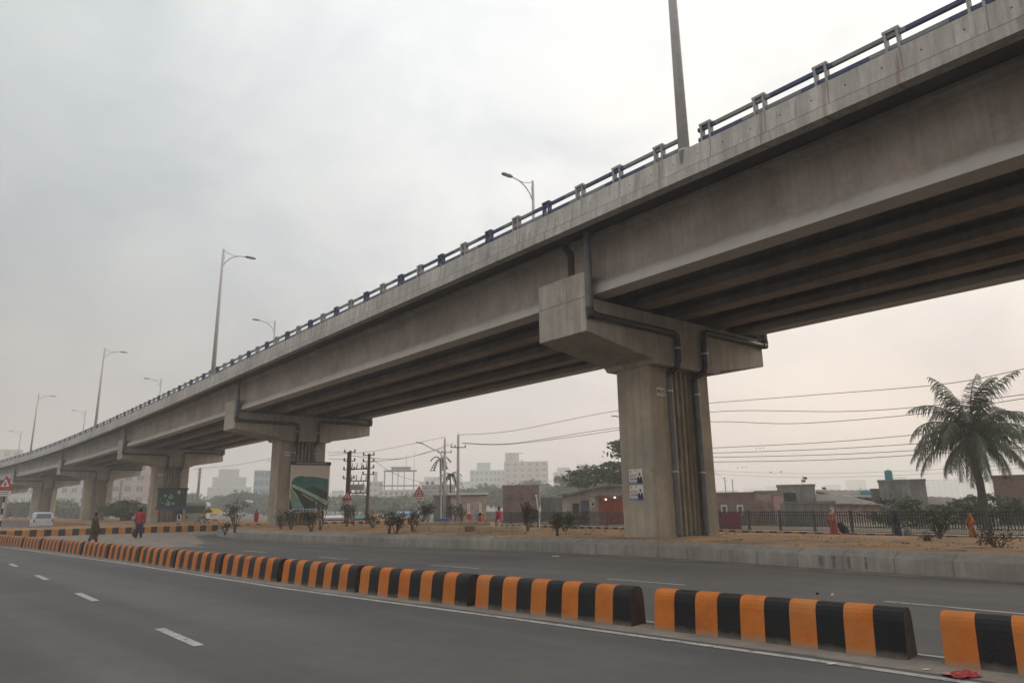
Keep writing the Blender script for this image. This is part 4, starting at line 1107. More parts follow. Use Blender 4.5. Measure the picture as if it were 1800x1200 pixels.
# transformer structure on two poles
hx0, hx1 = at(612, 890, 62), at(646, 890, 62); b = on(629, 62); hh0, hh1 = zt(612, 792, 62)+.25, zt(646, 797, 62)+.25
root = empty('transformer_pole', b, 0, 'pair of rusty poles carrying transformers and insulators right of the billboard', 'transformer'); wx = (hx1.x-hx0.x)/2
for x, h in ((-wx, hh0), (wx, hh1)):
    d = MB(); d.tube([(x, 0, -.1), (x, 0, h)], [.17, .12], 8); d.build('pole', M['pole_rust'], root)
    if x < 0:
        d = MB(); d.tube([(x-.22, 0, -.1), (x-.18, 0, h-.1)], [.09, .07], 8); d.build('brace_pole', M['pole_rust'], root)
for py in (824, 845, 866):
    z = zt(629, py, 62)+.25; d = MB(); d.bar((-wx, -.14, z), (wx, -.14, z), .09, .10); a = d.build('crossbeam', M['pole_rust'], root)
    for i in range(4):
        x = -wx*.75+i*wx*.5
        d = MB(); d.tube([(x, -.14, z+.05), (x+.05, -.14, z+.35), (x+.02, -.14, z+.55)], [.05, .035, .02], 6); d.build('insulator', M['pole_rust'], a)
for s_, h in ((-1, hh0), (1, hh1)):
    for j in range(4):
        z = h-.15-j*(.75 if s_ < 0 else .55); d = MB(); d.bar((s_*wx-.5, -.2, z), (s_*wx+.5, -.2, z), .06, .07); a = d.build('crossarm', M['pole_rust'], root)
        for q in (-.45, .45): 
            d = MB(); d.loft([(s_*wx+q, -.2, z+zz_, r_, r_) for zz_, r_ in ((.0, .03), (.06, .09), (.12, .05), (.18, .09), (.26, .03))], 7); d.build('insulator', M['pole_rust'], a)
for i in range(3):
    x = -wx*.5+i*wx*.5; z = zt(629, 861, 62)+.25
    d = MB(); d.loft([(x, -.3, z+q, r_, r_) for q, r_ in ((-.0, .15), (.05, .2), (.45, .2), (.5, .12))], 12); t_ = d.build('transformer', M['plaster2'], root)
    d = MB(); d.tube([(x+.05, -.3, z+.5), (x+.07, -.3, z+.72)], [.05, .02], 6); d.build('bushing', M['pole_rust'], t_)
for k, (x, y) in enumerate(((1278, 838), (1291, 842))):
    utility_pole(x, y, 150, ('far thin pole behind the brick house' if k == 0 else 'second far thin pole behind the brick house, with a lamp arm'), ((.6, 0), (2.0, 0)), r=.12, group='distant poles', mt_='pole_rust')
utility_pole(1517, 856, 120, 'small far pole left of the teal tanks', ((.8, 0),), r=.12, group='distant poles')
utility_pole(346, 822, 105, 'hazy pinkish pole right of the third pier', ((.7, 0), (1.6, 0), (2.6, 0)), r=.2, group='distant poles', mt_='pole_rust')
utility_pole(209, 842, 110, 'hazy pole in front of the pink apartment building', ((.7, 0), (1.6, 0)), r=.2, group='distant poles', mt_='pole_rust')
utility_pole(1050, 832, 200, 'faint thin pole in front of the hazy trees', ((.7, 0),), r=.12, group='distant poles')
# plain street light with long arm
b = on(775, 66); h = zt(775, 797, 66)+.25; root = empty('street_light', b, 0, 'grey street light with a long arm reaching left, by the concrete poles', 'street lamp')
d = MB(); d.tube([(0, 0, -.1), (0, 0, h)], [.09, .06], 8); d.build('pole', M['lamp_pole'], root)
ax = (at(742, 779, 66).x-b.x); az = zt(742, 779, 66)+.25
d = MB(); d.tube([(0, 0, h-.05), (-.25, 0, h+.15), (ax, 0, az)], .045, 7); d.build('arm', M['lamp_pole'], root)
d = MB(); d.rings([[Vector((ax+x, y, az+z+(-x)*.22)) for y, z in ((-w_, -.04), (w_, -.04), (w_*.7, .05), (-w_*.7, .05))] for x, w_ in ((.1, .05), (-.1, .11), (-.45, .11), (-.55, .06))]); d.build('lamp_head', M['lamp_head'], root)
# lamp heads that peep from behind piers
for px, py, Y, lab in ((1084, 732, 60, 'street light arm peeping out left of the nearest pier'), (476, 810, 110, 'street light arm peeping out left of the second pier')):
    b = on(px+26, Y); h = zt(px, py, Y)+.1; root = empty('street_light', b, 0, lab, 'street lamp')
    d = MB(); d.tube([(0, 0, -.1), (0, 0, h)], [.09, .06], 8); d.build('pole', M['lamp_pole'], root)
    ax = at(px, py, Y).x-b.x
    d = MB(); d.tube([(0, 0, h-.05), (ax*.5, 0, h+.05), (ax, 0, h+.16)], .045, 7); d.build('arm', M['lamp_pole'], root)
    d = MB(); d.box((ax-.2, 0, h+.20), (.5, .2, .07)); d.build('lamp_head', M['lamp_head'], root, bevel=.02)
# white slim lamp post in front of the brick block
b = on(945, 58); root = empty('lamp_post', b, 0, 'thin white crooked post in front of the brick block', 'post'); z1 = zt(945, 872, 58)+.25
d = MB(); d.tube([(.12, 0, 0), (.12, 0, z1*.55), (.02, 0, z1*.62), (-.08, 0, z1)], .045, 7); d.build('pole', M['white'], root); d = MB(); d.box((-.10, 0, z1+.06), (.18, .14, .16)); d.build('fitting', M['white'], root, bevel=.02)

def wire(pts, label, r=.016, group='overhead wires'):
    """pts: (px, py, Y) seen points, joined by a smooth sagging curve"""
    P = [at(*p) for p in pts]
    if len(P) == 2: P.insert(1, (P[0]+P[1])/2-Vector((0, 0, .25)))
    out_ = []
    n = len(P)
    for i in range(n-1):
        p0, p1, p2, p3 = P[max(i-1, 0)], P[i], P[i+1], P[min(i+2, n-1)]
        for j in range(8):
            t = j/8; out_.append(.5*((2*p1)+(p2-p0)*t+(2*p0-5*p1+4*p2-p3)*t*t+(3*p1-p0-3*p2+p3)*t**3))
    out_.append(P[-1]); d = MB(); d.tube(out_, r, 5); o = d.build('overhead_wire', M['wire']); tag(o, label, 'wire', group); return o
Wl = [([(805, 764, 70), (900, 757, 66), (1083, 722, 60), (1250, 708, 55), (1430, 694, 50), (1657, 675, 45), (1800, 648, 40), (1900, 624, 36)], 'topmost overhead wire running from the right utility pole past the palm top'),
 ([(813, 779, 70), (900, 780, 66), (1083, 756, 60), (1250, 724, 55), (1480, 723, 50), (1623, 714, 46), (1800, 693, 41), (1900, 678, 37)], 'second overhead wire from the top, right of the nearest pier'),
 ([(813, 778, 70), (900, 779, 66), (1083, 752, 60), (1250, 741, 55), (1400, 744, 52), (1608, 728, 46), (1800, 700, 41), (1900, 684, 37)], 'third overhead wire from the top, right of the nearest pier'),
 ([(1180, 790, 58), (1250, 787, 56), (1450, 777, 52), (1640, 761, 47), (1800, 745, 42), (1900, 733, 39)], 'fourth overhead wire from the top, crossing behind the palm crown'),
 ([(1180, 797, 58), (1250, 796, 56), (1450, 789, 52), (1633, 778, 47), (1800, 765, 42), (1900, 756, 39)], 'fifth overhead wire from the top, crossing behind the palm crown'),
 ([(1180, 804, 58), (1250, 803.5, 56), (1450, 799, 52), (1628, 790, 47), (1800, 777, 42), (1900, 768, 39)], 'sixth overhead wire from the top, crossing behind the palm crown'),
 ([(1180, 811, 58), (1250, 811.5, 56), (1450, 808, 52), (1628, 798, 47), (1800, 786, 42), (1900, 778, 39)], 'seventh overhead wire from the top, crossing behind the palm crown')]
for p, lab in Wl: wire(p, lab, .022)
for i, (p, lab) in enumerate([([(1180, 820, 140), (1254, 827, 130), (1430, 832, 120), (1640, 825, 105), (1800, 815, 95)], 'faint upper one of the low far wires right of the nearest pier'),
 ([(1180, 826, 140), (1260, 833, 130), (1430, 839, 120), (1640, 832, 105), (1800, 822, 95)], 'faint lower one of the low far wires right of the nearest pier'),
 ([(1180, 790, 62), (1255, 829, 90), (1278, 846, 150)], 'slanting wire dropping from the nearest pier to the far thin poles'),
 ([(577, 800, 80), (660, 792, 78), (781, 768, 78)], 'wire from the billboard pier to the left concrete pole top'),
 ([(612, 800, 62), (700, 806, 68), (781, 787, 78)], 'wire sagging between transformer poles and left concrete pole'),
 ([(646, 812, 62), (720, 803, 68), (797, 779, 71)], 'lower wire sagging between transformer poles and right concrete pole'),
 ([(577, 795, 70), (600, 795, 64), (612, 796, 62)], 'short wire left of the transformer poles'),
 ([(577, 806, 70), (600, 807, 64), (612, 806, 62)], 'lower short wire left of the transformer poles'),
 ([(646, 800, 62), (720, 842, 90), (830, 862, 140)], 'slack wire dropping behind the unfinished building'),
 ([(340, 824, 105), (420, 816, 95), (500, 800, 84)], 'faint wire between third and second pier')]): wire(p, lab, .02, 'low overhead wires')

# ------------------------------------------------------------------ buildings
def building(name, label, px0, px1, ptop, Y, wallm, rows=3, cols=4, depth=10.0, yaw=0.0, win=True, wz0=.8, ww=.55, wh=.5, roof=True, cat='building', group=None, extra=None, trim='white', sill=True, z0=-.25, slabs=False, pitch=None, winm='glass', proud=.04):
    depth *= far(Y)/Y; Y = far(Y); a, b = at(px0, 890, Y), at(px1, 890, Y); xm = (a.x+b.x)/2
    yaw = yaw-math.atan2(xm, Y)          # the front looks down the street towards the road
    ux = Vector((math.cos(yaw), math.sin(yaw))); k_ = b.x/b.y      # meet the ray through the right hand corner
    Wd = (k_*a.y-a.x)/(ux.x-k_*ux.y); ht = zt((px0+px1)/2, ptop, Y+ux.y*Wd/2)-z0
    root = empty(name, (a.x, Y, z0), yaw, label, cat, group)
    d = MB(); d.box((Wd/2, depth/2, ht/2), (Wd, depth, ht)); wl_ = d.build('wall', M[wallm], root)
    if roof:
        d = MB(); d.box((Wd/2, depth/2, ht+.10), (Wd+(.5 if trim == 'white' else .12), depth+(.5 if trim == 'white' else .12), .2)); d.build('roof_slab', M[trim], root)
        for yy in (-.1, depth+.1): pass
    if slabs:
        for r_ in range(1, rows):
            d = MB(); d.box((Wd/2, -.18, ht*r_/rows), (Wd+.1, .5, .14)); d.build('floor_band', M[trim], root)
    if win and rows and cols:
        fh = ht/rows; cw = Wd/cols
        for r_ in range(rows):
            for c in range(cols):
                x = (c+.5)*cw; z = fh*(r_+.55); w_, h_ = cw*ww, fh*wh
                d = MB()
                for sx in (-1, 1): d.box((x+sx*w_/2, -proud, z), (.09, .12, h_+.09))
                for sz in (-1, 1): d.box((x, -proud-.003, z+sz*h_/2), (w_+.10, .13, .09))
                d.box((x, -proud+.002, z), (.06, .10, h_))
                f = d.build('window', M[trim], root)
                d = MB(); d.box((x, -.012, z), (w_, .05, h_)); d.build('pane', M[winm], f)
                if sill: d = MB(); d.box((x, -.16, z-h_/2-.09), (w_+.3, .36, .07)); d.build('sill', M[trim], f)
    return root, Wd, ht
def roofbox(root, name, x, y, z, w_, dp, h_, material, lid=None):
    d = MB(); d.box((x, y, z+h_/2), (w_, dp, h_)); o = d.build(name, M[material], root)
    if lid: d = MB(); d.box((x, y, z+h_+.1), (w_+lid, dp+lid, .2)); d.build('canopy', M['white'], o)
    return o
def tank(root, x, y, z, r, h, material='tank'):
    d = MB(); d.loft([(x, y, z+q*h, r*s_, r*s_) for q, s_ in ((0, 1), (.3, 1.0), (.33, 1.04), (.36, 1.0), (.66, 1.0), (.69, 1.04), (.72, 1.0), (.86, .98), (.95, .6), (.97, .25), (1.0, .25))], 14)
    return d.build('water_tank', M[material], root)
def local_of(px, py, Y, root):
    yw = root.rotation_euler.z; ux = Vector((math.cos(yw), math.sin(yw))); o_ = root.location; r_ = ray(px, py); k_ = r_.x/r_.y
    x = (k_*o_.y-o_.x)/(ux.x-k_*ux.y); return x, at(px, py, o_.y+ux.y*x).z-o_.z
# -- left, behind the flyover
building('apartment_building', 'pale building top rising above the flyover at the left edge', -30, 26, 790, 240, 'aptcream', 7, 3, 14)
building('apartment_building', 'low grey building top showing above the railing left of the fourth lamp', 52, 66, 787, 250, 'aptcream', 6, 2, 12)
building('apartment_building', 'white block seen left of the fifth pier', 5, 72, 838, 205, 'plaster2', 4, 5, 12, slabs=True)
building('apartment_building', 'white banded block seen between the fourth and fifth piers', 84, 152, 836, 190, 'plaster2', 4, 4, 12, slabs=True)
building('apartment_building', 'pink and white apartment building between the third and fourth piers', 188, 274, 814, 150, 'pinkwall', 5, 4, 14, slabs=True, ww=.62)
rt, wd_, ht_ = building('tower_building', 'grey hazy stepped building left of the blue glass building', 362, 440, 856, 330, 'plaster', 4, 6, 16)
for px0, px1, py0, py1 in ((374, 432, 838, 856), (385, 420, 824, 838)):
    x0, z1 = local_of(px0, py0, 330, rt); x1, z0_ = local_of(px1, py1, 330, rt); roofbox(rt, 'upper_storey', (x0+x1)/2, 8, z0_+.2, x1-x0, 12, z1-z0_-.2, 'plaster', .6)
rt, wd_, ht_ = building('office_building', 'blue glass fronted building left of the second pier', 443, 498, 827, 190, 'bluewall', 5, 6, 14, ww=.8, wh=.6, trim='bluewall', sill=False)
for px in (455, 463, 472): x, z = local_of(px, 822, 190, rt); d = MB(); d.tube([(x, 2, ht_), (x, 2, ht_+1.6)], .08, 5); d.build('rooftop_rod', M['pole'], rt)
# -- middle
rt, wd_, ht_ = building('apartment_building', 'white hazy apartment block with small roof tower right of the transformer', 646, 672, 846, 200, 'plaster2', 5, 3, 12)
x, z = local_of(660, 829, 200, rt); roofbox(rt, 'stair_tower', x, 4, ht_+.2, 2.4, 3, z-ht_-.2, 'plaster2', .4)
rt, wd_, ht_ = building('unfinished_building', 'unfinished concrete building with bare columns and slabs above', 664, 738, 861, 170, 'plaster2', 3, 8, 12)
x0, z1 = local_of(668, 852, 170, rt); x1, _ = local_of(733, 852, 170, rt)
for py, pa_, pb_ in ((853, 666, 735), (826.5, 674, 733)):
    x0, z = local_of(pa_, py, 170, rt); x1, _ = local_of(pb_, py, 170, rt); d = MB(); d.box(((x0+x1)/2, 6, z), (x1-x0, 12, .25)); d.build('bare_slab', M['plaster'], rt)
for px in (676, 690, 700, 711, 728):
    for yy in (.6, 11): x, za = local_of(px, 826.5, 170, rt); _, zb = local_of(px, 861, 170, rt); d = MB(); d.box((x, yy, (za+zb)/2), (.35, .35, za-zb)); d.build('column', M['plaster'], rt)
x0, za = local_of(688, 820, 170, rt); x1, zb = local_of(722, 826.5, 170, rt); roofbox(rt, 'roof_room', (x0+x1)/2, 6, zb+.13, x1-x0, 5, za-zb-.1, 'plaster', .8)
for px, py in ((715, 797), (729, 793)):
    x, z = local_of(px, py, 170, rt); _, zb = local_of(px, 826, 170, rt); d = MB(); d.tube([(x, 1, zb), (x, 1, z)], .12, 5); d.build('rebar_column', M['pole'], rt)
rt, wd_, ht_ = building('apartment_building', 'grey building with two black roof tanks behind the concrete poles', 741, 800, 852, 125, 'plaster', 4, 4, 12)
for px in (751, 760): x, z = local_of(px, 850, 125, rt); tank(rt, x, 2, ht_+.2, .5, 1.3)
building('brick_shop', 'small flat roofed pale brick shop right of the concrete poles', 792, 855, 869, 78, 'brick2', 1, 3, 6, ww=.14, wh=.30, cat='shop', z0=-.25)
building('shed', 'dark grey shed beside the small brick shop', 762, 792, 873, 80, 'plaster', 1, 2, 6, cat='shed', win=False, trim='tin')
building('brick_house', 'plain red brick block with one small upper window in the middle', 884, 948, 855, 80, 'brick', 2, 3, 8, ww=.18, wh=.20, cat='house', trim='brick')
building('shed', 'low grey single storey house right of the brick block', 951, 998, 876, 88, 'plaster', 1, 3, 6, cat='house', ww=.2, wh=.45, trim='tin')
rt, wd_, ht_ = building('apartment_building', 'pale blue apartment block left of the cream one', 826, 868, 826, 290, 'aptblue', 6, 5, 14, slabs=True)
x0, za = local_of(838, 813, 290, rt); x1, zb = local_of(862, 826, 290, rt); roofbox(rt, 'upper_storey', (x0+x1)/2, 6, zb+.25, x1-x0, 9, za-zb-.25, 'aptblue', .5)
building('apartment_building', 'narrow pale blue grey building squeezed beside the blue block', 867, 889, 826, 300, 'aptblue', 6, 3, 14)
rt, wd_, ht_ = building('apartment_building', 'tall cream apartment block with a canopied roof tower', 887, 965, 811, 260, 'aptcream', 8, 6, 14, ww=.42, slabs=True)
x0, za = local_of(888, 796, 260, rt); x1, zb = local_of(912, 811, 260, rt); tw_ = roofbox(rt, 'stair_tower', (x0+x1)/2, 5, zb+.25, x1-x0, 8, za-zb-.25, 'aptcream')
d = MB(); d.box(((x0+x1)/2+1.6, 5, za+.1), (x1-x0+3.4, 9, .22)); d.build('canopy', M['white'], tw_)
x0, za = local_of(915, 806, 260, rt); roofbox(rt, 'roof_room', x0+.9, 4, ht_+.2, 1.9, 3, 1.3, 'aptblue')
rt, wd_, ht_ = building('apartment_building', 'low wide cream building right of the canopied one', 974, 1032, 829, 330, 'aptcream', 6, 6, 14)
x0, za = local_of(979, 822, 330, rt); x1, zb = local_of(1002, 829, 330, rt); roofbox(rt, 'stair_tower', (x0+x1)/2, 5, ht_+.2, x1-x0, 8, za-zb, 'aptcream', .4)
x0, za = local_of(1014, 817, 330, rt); x1, zb = local_of(1031, 829, 330, rt); roofbox(rt, 'roof_room', (x0+x1)/2, 5, ht_+.2, x1-x0, 8, za-zb, 'aptcream', .4)
# lean-to house with red shutters left of the nearest pier
YH = 66; a, b = at(997, 890, YH), at(1104, 890, YH); root = empty('house', (a.x, YH, -.25), 0, 'grey house with a slanting roof and red shuttered front left of the nearest pier', 'house')
Lx = lambda px, py=890: (at(px, py, YH).x-a.x, at(px, py, YH).z+.25)
x0, z0_ = Lx(998, 869); x1, z1 = Lx(1060, 855); x2, z2 = Lx(1104, 855); d = MB()
poly = [(x0, 0), (x2, 0), (x2, z2), (x1, z1), (x0, z0_)]
d.add([(x, 0, z) for x, z in poly]+[(x, 8, z) for x, z in poly], [(0, 1, 2, 3, 4), (9, 8, 7, 6, 5)]+[(i, (i+1) % 5, 5+(i+1) % 5, 5+i) for i in range(5)]); d.build('wall', M['aptcream'], root)
d = MB(); d.bar((x0-.5, 3.7, z0_+.02), (x1, 3.7, z1+.09), 9, .14); d.bar((x1, 3.7, z1+.09), (x2+.3, 3.7, z2+.09), 9, .14); d.build('roof', M['tin'], root)
xa, _ = Lx(1055); xb, za = Lx(1094, 875); d = MB(); n = 14
for i in range(n): d.box((xa+(xb-xa)*(i+.5)/n, -.05-.02*(i % 2), za/2), ((xb-xa)/n*.98, .06, za)); 
dr_ = d.build('shutter', M['reddoor'], root)
d = MB(); d.bar((xa-.5, -1.2, za+.25), (xb+.6, -1.2, za+.25), 2.3, .08); d.build('awning', M['tin'], root)
for px in (1052, 1078): xx, zz_ = Lx(px, 875); d = MB(); d.box((xx, -.35, zz_/2), (.12, .12, zz_)); d.build('post', M['reddoor'], root)
xc, _ = Lx(1021); xd, zc = Lx(1035, 879); d = MB(); d.box(((xc+xd)/2, -.04, zc/2), (xd-xc, .08, zc)); d.build('door', M['bluedoor'], root)
xe, ze = Lx(1041, 874); d = MB(); d.box((xe, -.05, ze-.5), (.5, .05, .9)); nb = d.build('notice', M['signwhite'], root); d = MB(); d.box((xe+.02, -.08, ze-.6), (.22, .01, .22)); d.box((xe-.1, -.08, ze-.25), (.1, .01, .1)); d.box((xe+.05, -.08, ze-.9), (.3, .01, .05)); d.build('print', M['signdark'], nb)
xw, zw = Lx(1012); d = MB(); d.box((xw, -.03, 1.6), (.6, .08, .9)); d.build('window', M['dark'], root)
M['lampglow'] = mat('lit_bulb', (.9, .7, .6), .5, .02, 1, emit=((1, .62, .5), 1.6))
for px, py in ((1063.5, 877.5), (1079, 874)):
    xx, zz_ = Lx(px, py); d = MB(); d.loft([(xx, -.6, zz_+q, r_, r_) for q, r_ in ((-.1, .03), (-.06, .09), (0, .11), (.07, .08), (.1, .03))], 8); d.build('lit_bulb', M['lampglow'], root)
# blue stall box
c = on(780, 50); d = MB(); d.box((c.x, 50, .55), (.72, .6, .5)); d.box((c.x, 50, .82), (.8, .66, .06)); o = d.build('blue_box', M['signblue'], bevel=.02); tag(o, 'bright blue box at the foot of the left concrete pole', 'box')
o.data.materials[0] = cloth('blue_plastic', (.10, .20, .50))
d = MB(); d.box((c.x, 50, .13), (.6, .5, .34)); o2 = d.build('stand', M['iron'], o)
# small tarpaulin stalls in the hazy middle ground
for i, (px, py, w_, mt_, lab) in enumerate([(713, 898, 1.6, 'bluewall', 'small pale blue tarpaulin stall behind the dry shrubs'), (640, 906, 1.8, 'teal', 'teal market stall behind the shrubs right of the transformer'), (588, 905, 3.0, 'white', 'white roofed low stall right of the billboard'), (655, 903, 1.3, 'ochre', 'small yellowish kiosk right of the transformer poles')]):
    Y = 72; b = on(px, Y); h = zt(px, py, Y)+.25; root = empty('stall', b, 0, lab, 'stall'); d = MB(); hw = w_/2
    d.add([(-hw-.1, -.7, h-.25), (hw+.1, -.7, h-.25), (hw+.1, 0, h), (-hw-.1, 0, h), (-hw-.1, .8, h-.25), (hw+.1, .8, h-.25)], [(0, 1, 2, 3), (3, 2, 5, 4)]); d.add([(-hw-.1, -.7, h-.29), (hw+.1, -.7, h-.29), (hw+.1, 0, h-.04), (-hw-.1, 0, h-.04), (-hw-.1, .8, h-.29), (hw+.1, .8, h-.29)], [(0, 3, 2, 1), (3, 4, 5, 2)]); d.build('roof', M[mt_], root)
    for sx in (-1, 1):
        for yy in (-.65, .7): d = MB(); d.bar((sx*hw, yy, 0), (sx*hw, yy, h-.25), .05, .05); d.build('post', M['pole_rust'], root)
    d = MB(); d.box((0, -.4, .42), (w_*.9, .5, .84)); d.build('counter', M['tin'] if i % 2 else M['bluedoor'], root, bevel=.02)
# -- right of the nearest pier
rt, wd_, ht_ = building('brick_house', 'long low red brick house just right of the nearest pier', 1245, 1328, 869, 60, 'brick', 1, 4, 7, cat='house', win=False, trim='brick')
for px in (1273, 1301):
    x, z = local_of(px, 895, 60, rt); d = MB(); d.box((x, -.04, z-.05), (.50, .12, .85)); f = d.build('window', M['signwhite'], rt); d = MB(); d.box((x, -.11, z-.08), (.30, .04, .66)); d.build('pane', M['glass'], f)
rt, wd_, ht_ = building('brick_house', 'rose coloured wall house adjoining the red brick house', 1328, 1372, 866, 61, 'brick2', 1, 2, 7, cat='house', win=False, trim='tin')
d = MB(); x, z = local_of(1374, 866, 61, rt); 
building('house', 'narrow orange plastered wall left of the dark shack', 1361, 1386, 870, 59, 'pinkwall', 1, 1, 6, cat='house', win=False, trim='tin')
rt, wd_, ht_ = building('house', 'dark plastered house with a black tank beside it, left of the scarfed woman', 1369, 1436, 855, 63, 'plaster', 1, 2, 7, cat='house', win=False, trim='tin')
YT = 57; d = MB(); c = on(1391, YT); root = empty('water_tank', c, 0, 'large black water tank on a block in front of the dark house', 'water tank'); tank(root, 0, 0, zt(1391, 884, YT)+.25, .5, zt(1391, 862, YT)-zt(1391, 884, YT)).name = 'tank'
d = MB(); d.box((0, 0, (zt(1391, 884, YT)+.25)/2), (1.3, 1.2, zt(1391, 884, YT)+.25)); d.build('plinth', M['plaster'], root)
building('wall', 'low dark grey plastered wall behind the fence left of the scarfed woman', 1379, 1468, 885, 54, 'plaster', 1, 1, .4, cat='wall', win=False, trim='tin')
def tin_house(px0, px1, pyl, pyr, Y, label, wallm='plaster', dp=6):
    a, b = at(px0, 890, Y), at(px1, 890, Y); root = empty('tin_roof_house', (a.x, Y, -.25), 0, label, 'house'); Wd = b.x-a.x; zl, zr = zt(px0, pyl, Y)+.25, zt(px1, pyr, Y)+.25
    d = MB(); P4 = [(0, 0), (Wd, 0), (Wd, zr), (0, zl)]
    d.add([(x, 0, z-(.0)) for x, z in P4]+[(x, dp, z+(.8 if z > .1 else 0)) for x, z in P4], [(0, 1, 2, 3), (7, 6, 5, 4)]+[(i, (i+1) % 4, 4+(i+1) % 4, 4+i) for i in range(4)]); d.build('wall', M[wallm], root)
    d = MB(); n = int(Wd/.35)
    for i in range(n):
        x0, x1 = -.2+(Wd+.4)*i/n, -.2+(Wd+.4)*(i+1)/n; z0_, z1_ = zl+(zr-zl)*i/n, zl+(zr-zl)*(i+1)/n; b_ = .05*(i % 2)
        d.add([(x0, -.5, z0_+b_), (x1, -.5, z1_+b_), (x1, dp+.3, z1_+.9+b_), (x0, dp+.3, z0_+.9+b_)], [(0, 1, 2, 3)]); d.add([(x0, -.5, z0_+b_-.05), (x1, -.5, z1_+b_-.05), (x1, dp+.3, z1_+.85+b_), (x0, dp+.3, z0_+.85+b_)], [(3, 2, 1, 0)])
        d.add([(x0, -.5, z0_+b_), (x1, -.5, z1_+b_), (x1, -.5, z1_+b_-.05), (x0, -.5, z0_+b_-.05)], [(3, 2, 1, 0)])
    d.build('roof', M['tin'], root, fixn=False); return root
tin_house(1436, 1546, 884, 887, 62, 'low tin roofed house behind the scarfed woman', 'brick2')
tin_house(1478, 1560, 873, 874, 78, 'tin roofed house behind, left of the grey concrete house', 'brick')
tin_house(1600, 1745, 885, 890, 66, 'long low tin roofed house left of the palm trunk', 'plaster')
rt, wd_, ht_ = building('concrete_house', 'grey unplastered concrete house with a teal tank on its roof', 1549, 1633, 846, 66, 'plaster', 2, 3, 9, cat='house', win=False, trim='plaster')
x, z = local_of(1563, 845, 66, rt); tank(rt, x, 1.0, ht_+.2, .33, .95, 'teal')
building('concrete_house', 'small dark unfinished room left of the grey concrete house', 1534, 1552, 862, 68, 'plaster', 1, 1, 5, cat='house', win=True, ww=.4, wh=.4, trim='tin', winm='dark')
c = on(1526, 80); root = empty('water_tank', c, 0, 'teal water tank on a stand left of the grey concrete house', 'water tank'); zz_ = zt(1526, 876, 80)+.25; tank(root, 0, 0, zz_, .6, 1.0, 'teal').name = 'tank'; d = MB(); d.box((0, 0, zz_/2), (1.2, 1.2, zz_)); d.build('stand', M['plaster'], root)
building('brick_house', 'tall brown wall behind the palm at the right edge', 1752, 1900, 838, 52, 'brick', 2, 2, 9, cat='house', win=False, trim='brick')
for i, (p0, p1, py, Y, lab) in enumerate([(1452, 1482, 852, 620, 'faint far tower left of the pair behind the tin roofs'), (1491, 1528, 843, 640, 'faint pale far tower block above the tin roofs'), (1632, 1692, 842, 560, 'wide faint tower block behind the palm'), (1693, 1722, 838, 600, 'narrow faint tower touching the palm trunk'),
    (1310, 1345, 858, 700, 'low faint building above the red brick house'), (1350, 1370, 854, 720, 'faint far building left of the flags'), (1745, 1800, 840, 560, 'faint tower block at the right edge')]):
    building('tower_block', lab, p0, p1, py, Y, 'plaster2' if i % 2 else 'aptblue', 7, 6, 18, cat='tower')
for i, (p0, p1, py, Y, lab) in enumerate([(582, 604, 862, 300, 'faint block between the billboard and the transformer poles'), (745, 772, 838, 330, 'faint block behind the tanks left of the concrete poles'), (808, 826, 846, 340, 'faint narrow block left of the pale blue apartment block'),
    (1034, 1062, 832, 360, 'faint block between the low wide building and the spreading tree'), (736, 748, 846, 320, 'faint block just right of the unfinished building'), (622, 640, 852, 280, 'pale block seen between the two transformer poles'), (500, 507, 838, 260, 'pale block touching the left side of the second pier'), (1256, 1300, 862, 420, 'faint low block just right of the nearest pier'), (1560, 1600, 838, 520, 'faint tower just above the grey concrete house')]):
    building('tower_block', lab, p0, p1, py, Y, 'aptcream' if i % 2 else 'plaster2', 6, 5, 14, cat='tower', slabs=(i % 2 == 0))
for i, (px, py, Y, cr, lab) in enumerate([(872, 862, 112, 4.0, 'hazy tree between the man in crimson and the cream block'), (985, 866, 100, 3.4, 'hazy tree above the low grey house'), (1060, 836, 100, 4.2, 'dark tree between the round and the spreading tree'), (560, 880, 140, 5, 'low pale tree behind the billboard'), (680, 884, 100, 3.6, 'low hazy tree under the unfinished building'), (745, 880, 98, 3.4, 'low hazy tree left of the street light'), (1420, 868, 130, 3.5, 'far hazy tree behind the dark house'), (1480, 868, 140, 4, 'far hazy tree behind the tin roofs'), (1345, 864, 150, 4, 'far hazy tree behind the rose wall')]):
    Y1 = far(Y); cr *= 2.0; b = on(px, Y1); tree(b, zt(px, py, Y1)+.25, cr, lab, leaf=.72, n=2000, seed=90+i, cz=.58, rzf=.44, clumps=20, material=M['leaf2'] if i % 2 else M['leaf'])
rr = random.Random(8); d = MB()
for i in range(1500):
    s_ = rr.uniform(-13, 30); o_ = rr.uniform(-3.2, 3.9) if s_ < 5 else rr.uniform(-5.0, 3.8); q = W(s_, o_, .475, False); r_ = rr.uniform(.012, .05)*(1.6 if rr.random() < .06 else 1)
    vs = [q+Vector((r_*rr.uniform(.6, 1.2)*math.cos(a)*c, r_*rr.uniform(.6, 1.2)*math.sin(a)*c, z*r_)) for c, z in ((1, 0), (.7, .6)) for a in (0, 1.26, 2.5, 3.77, 5.0)]
    d.add(vs, [(j, (j+1) % 5, 5+(j+1) % 5, 5+j) for j in range(5)]+[(5, 6, 7, 8, 9)], 0 if rr.random() < .8 else 1)
o = d.build('rubble', [M['dirt'], M['kerb']], fixn=False); tag(o, 'small stones and clods scattered over the dirt median', 'rubble', None, 'stuff')
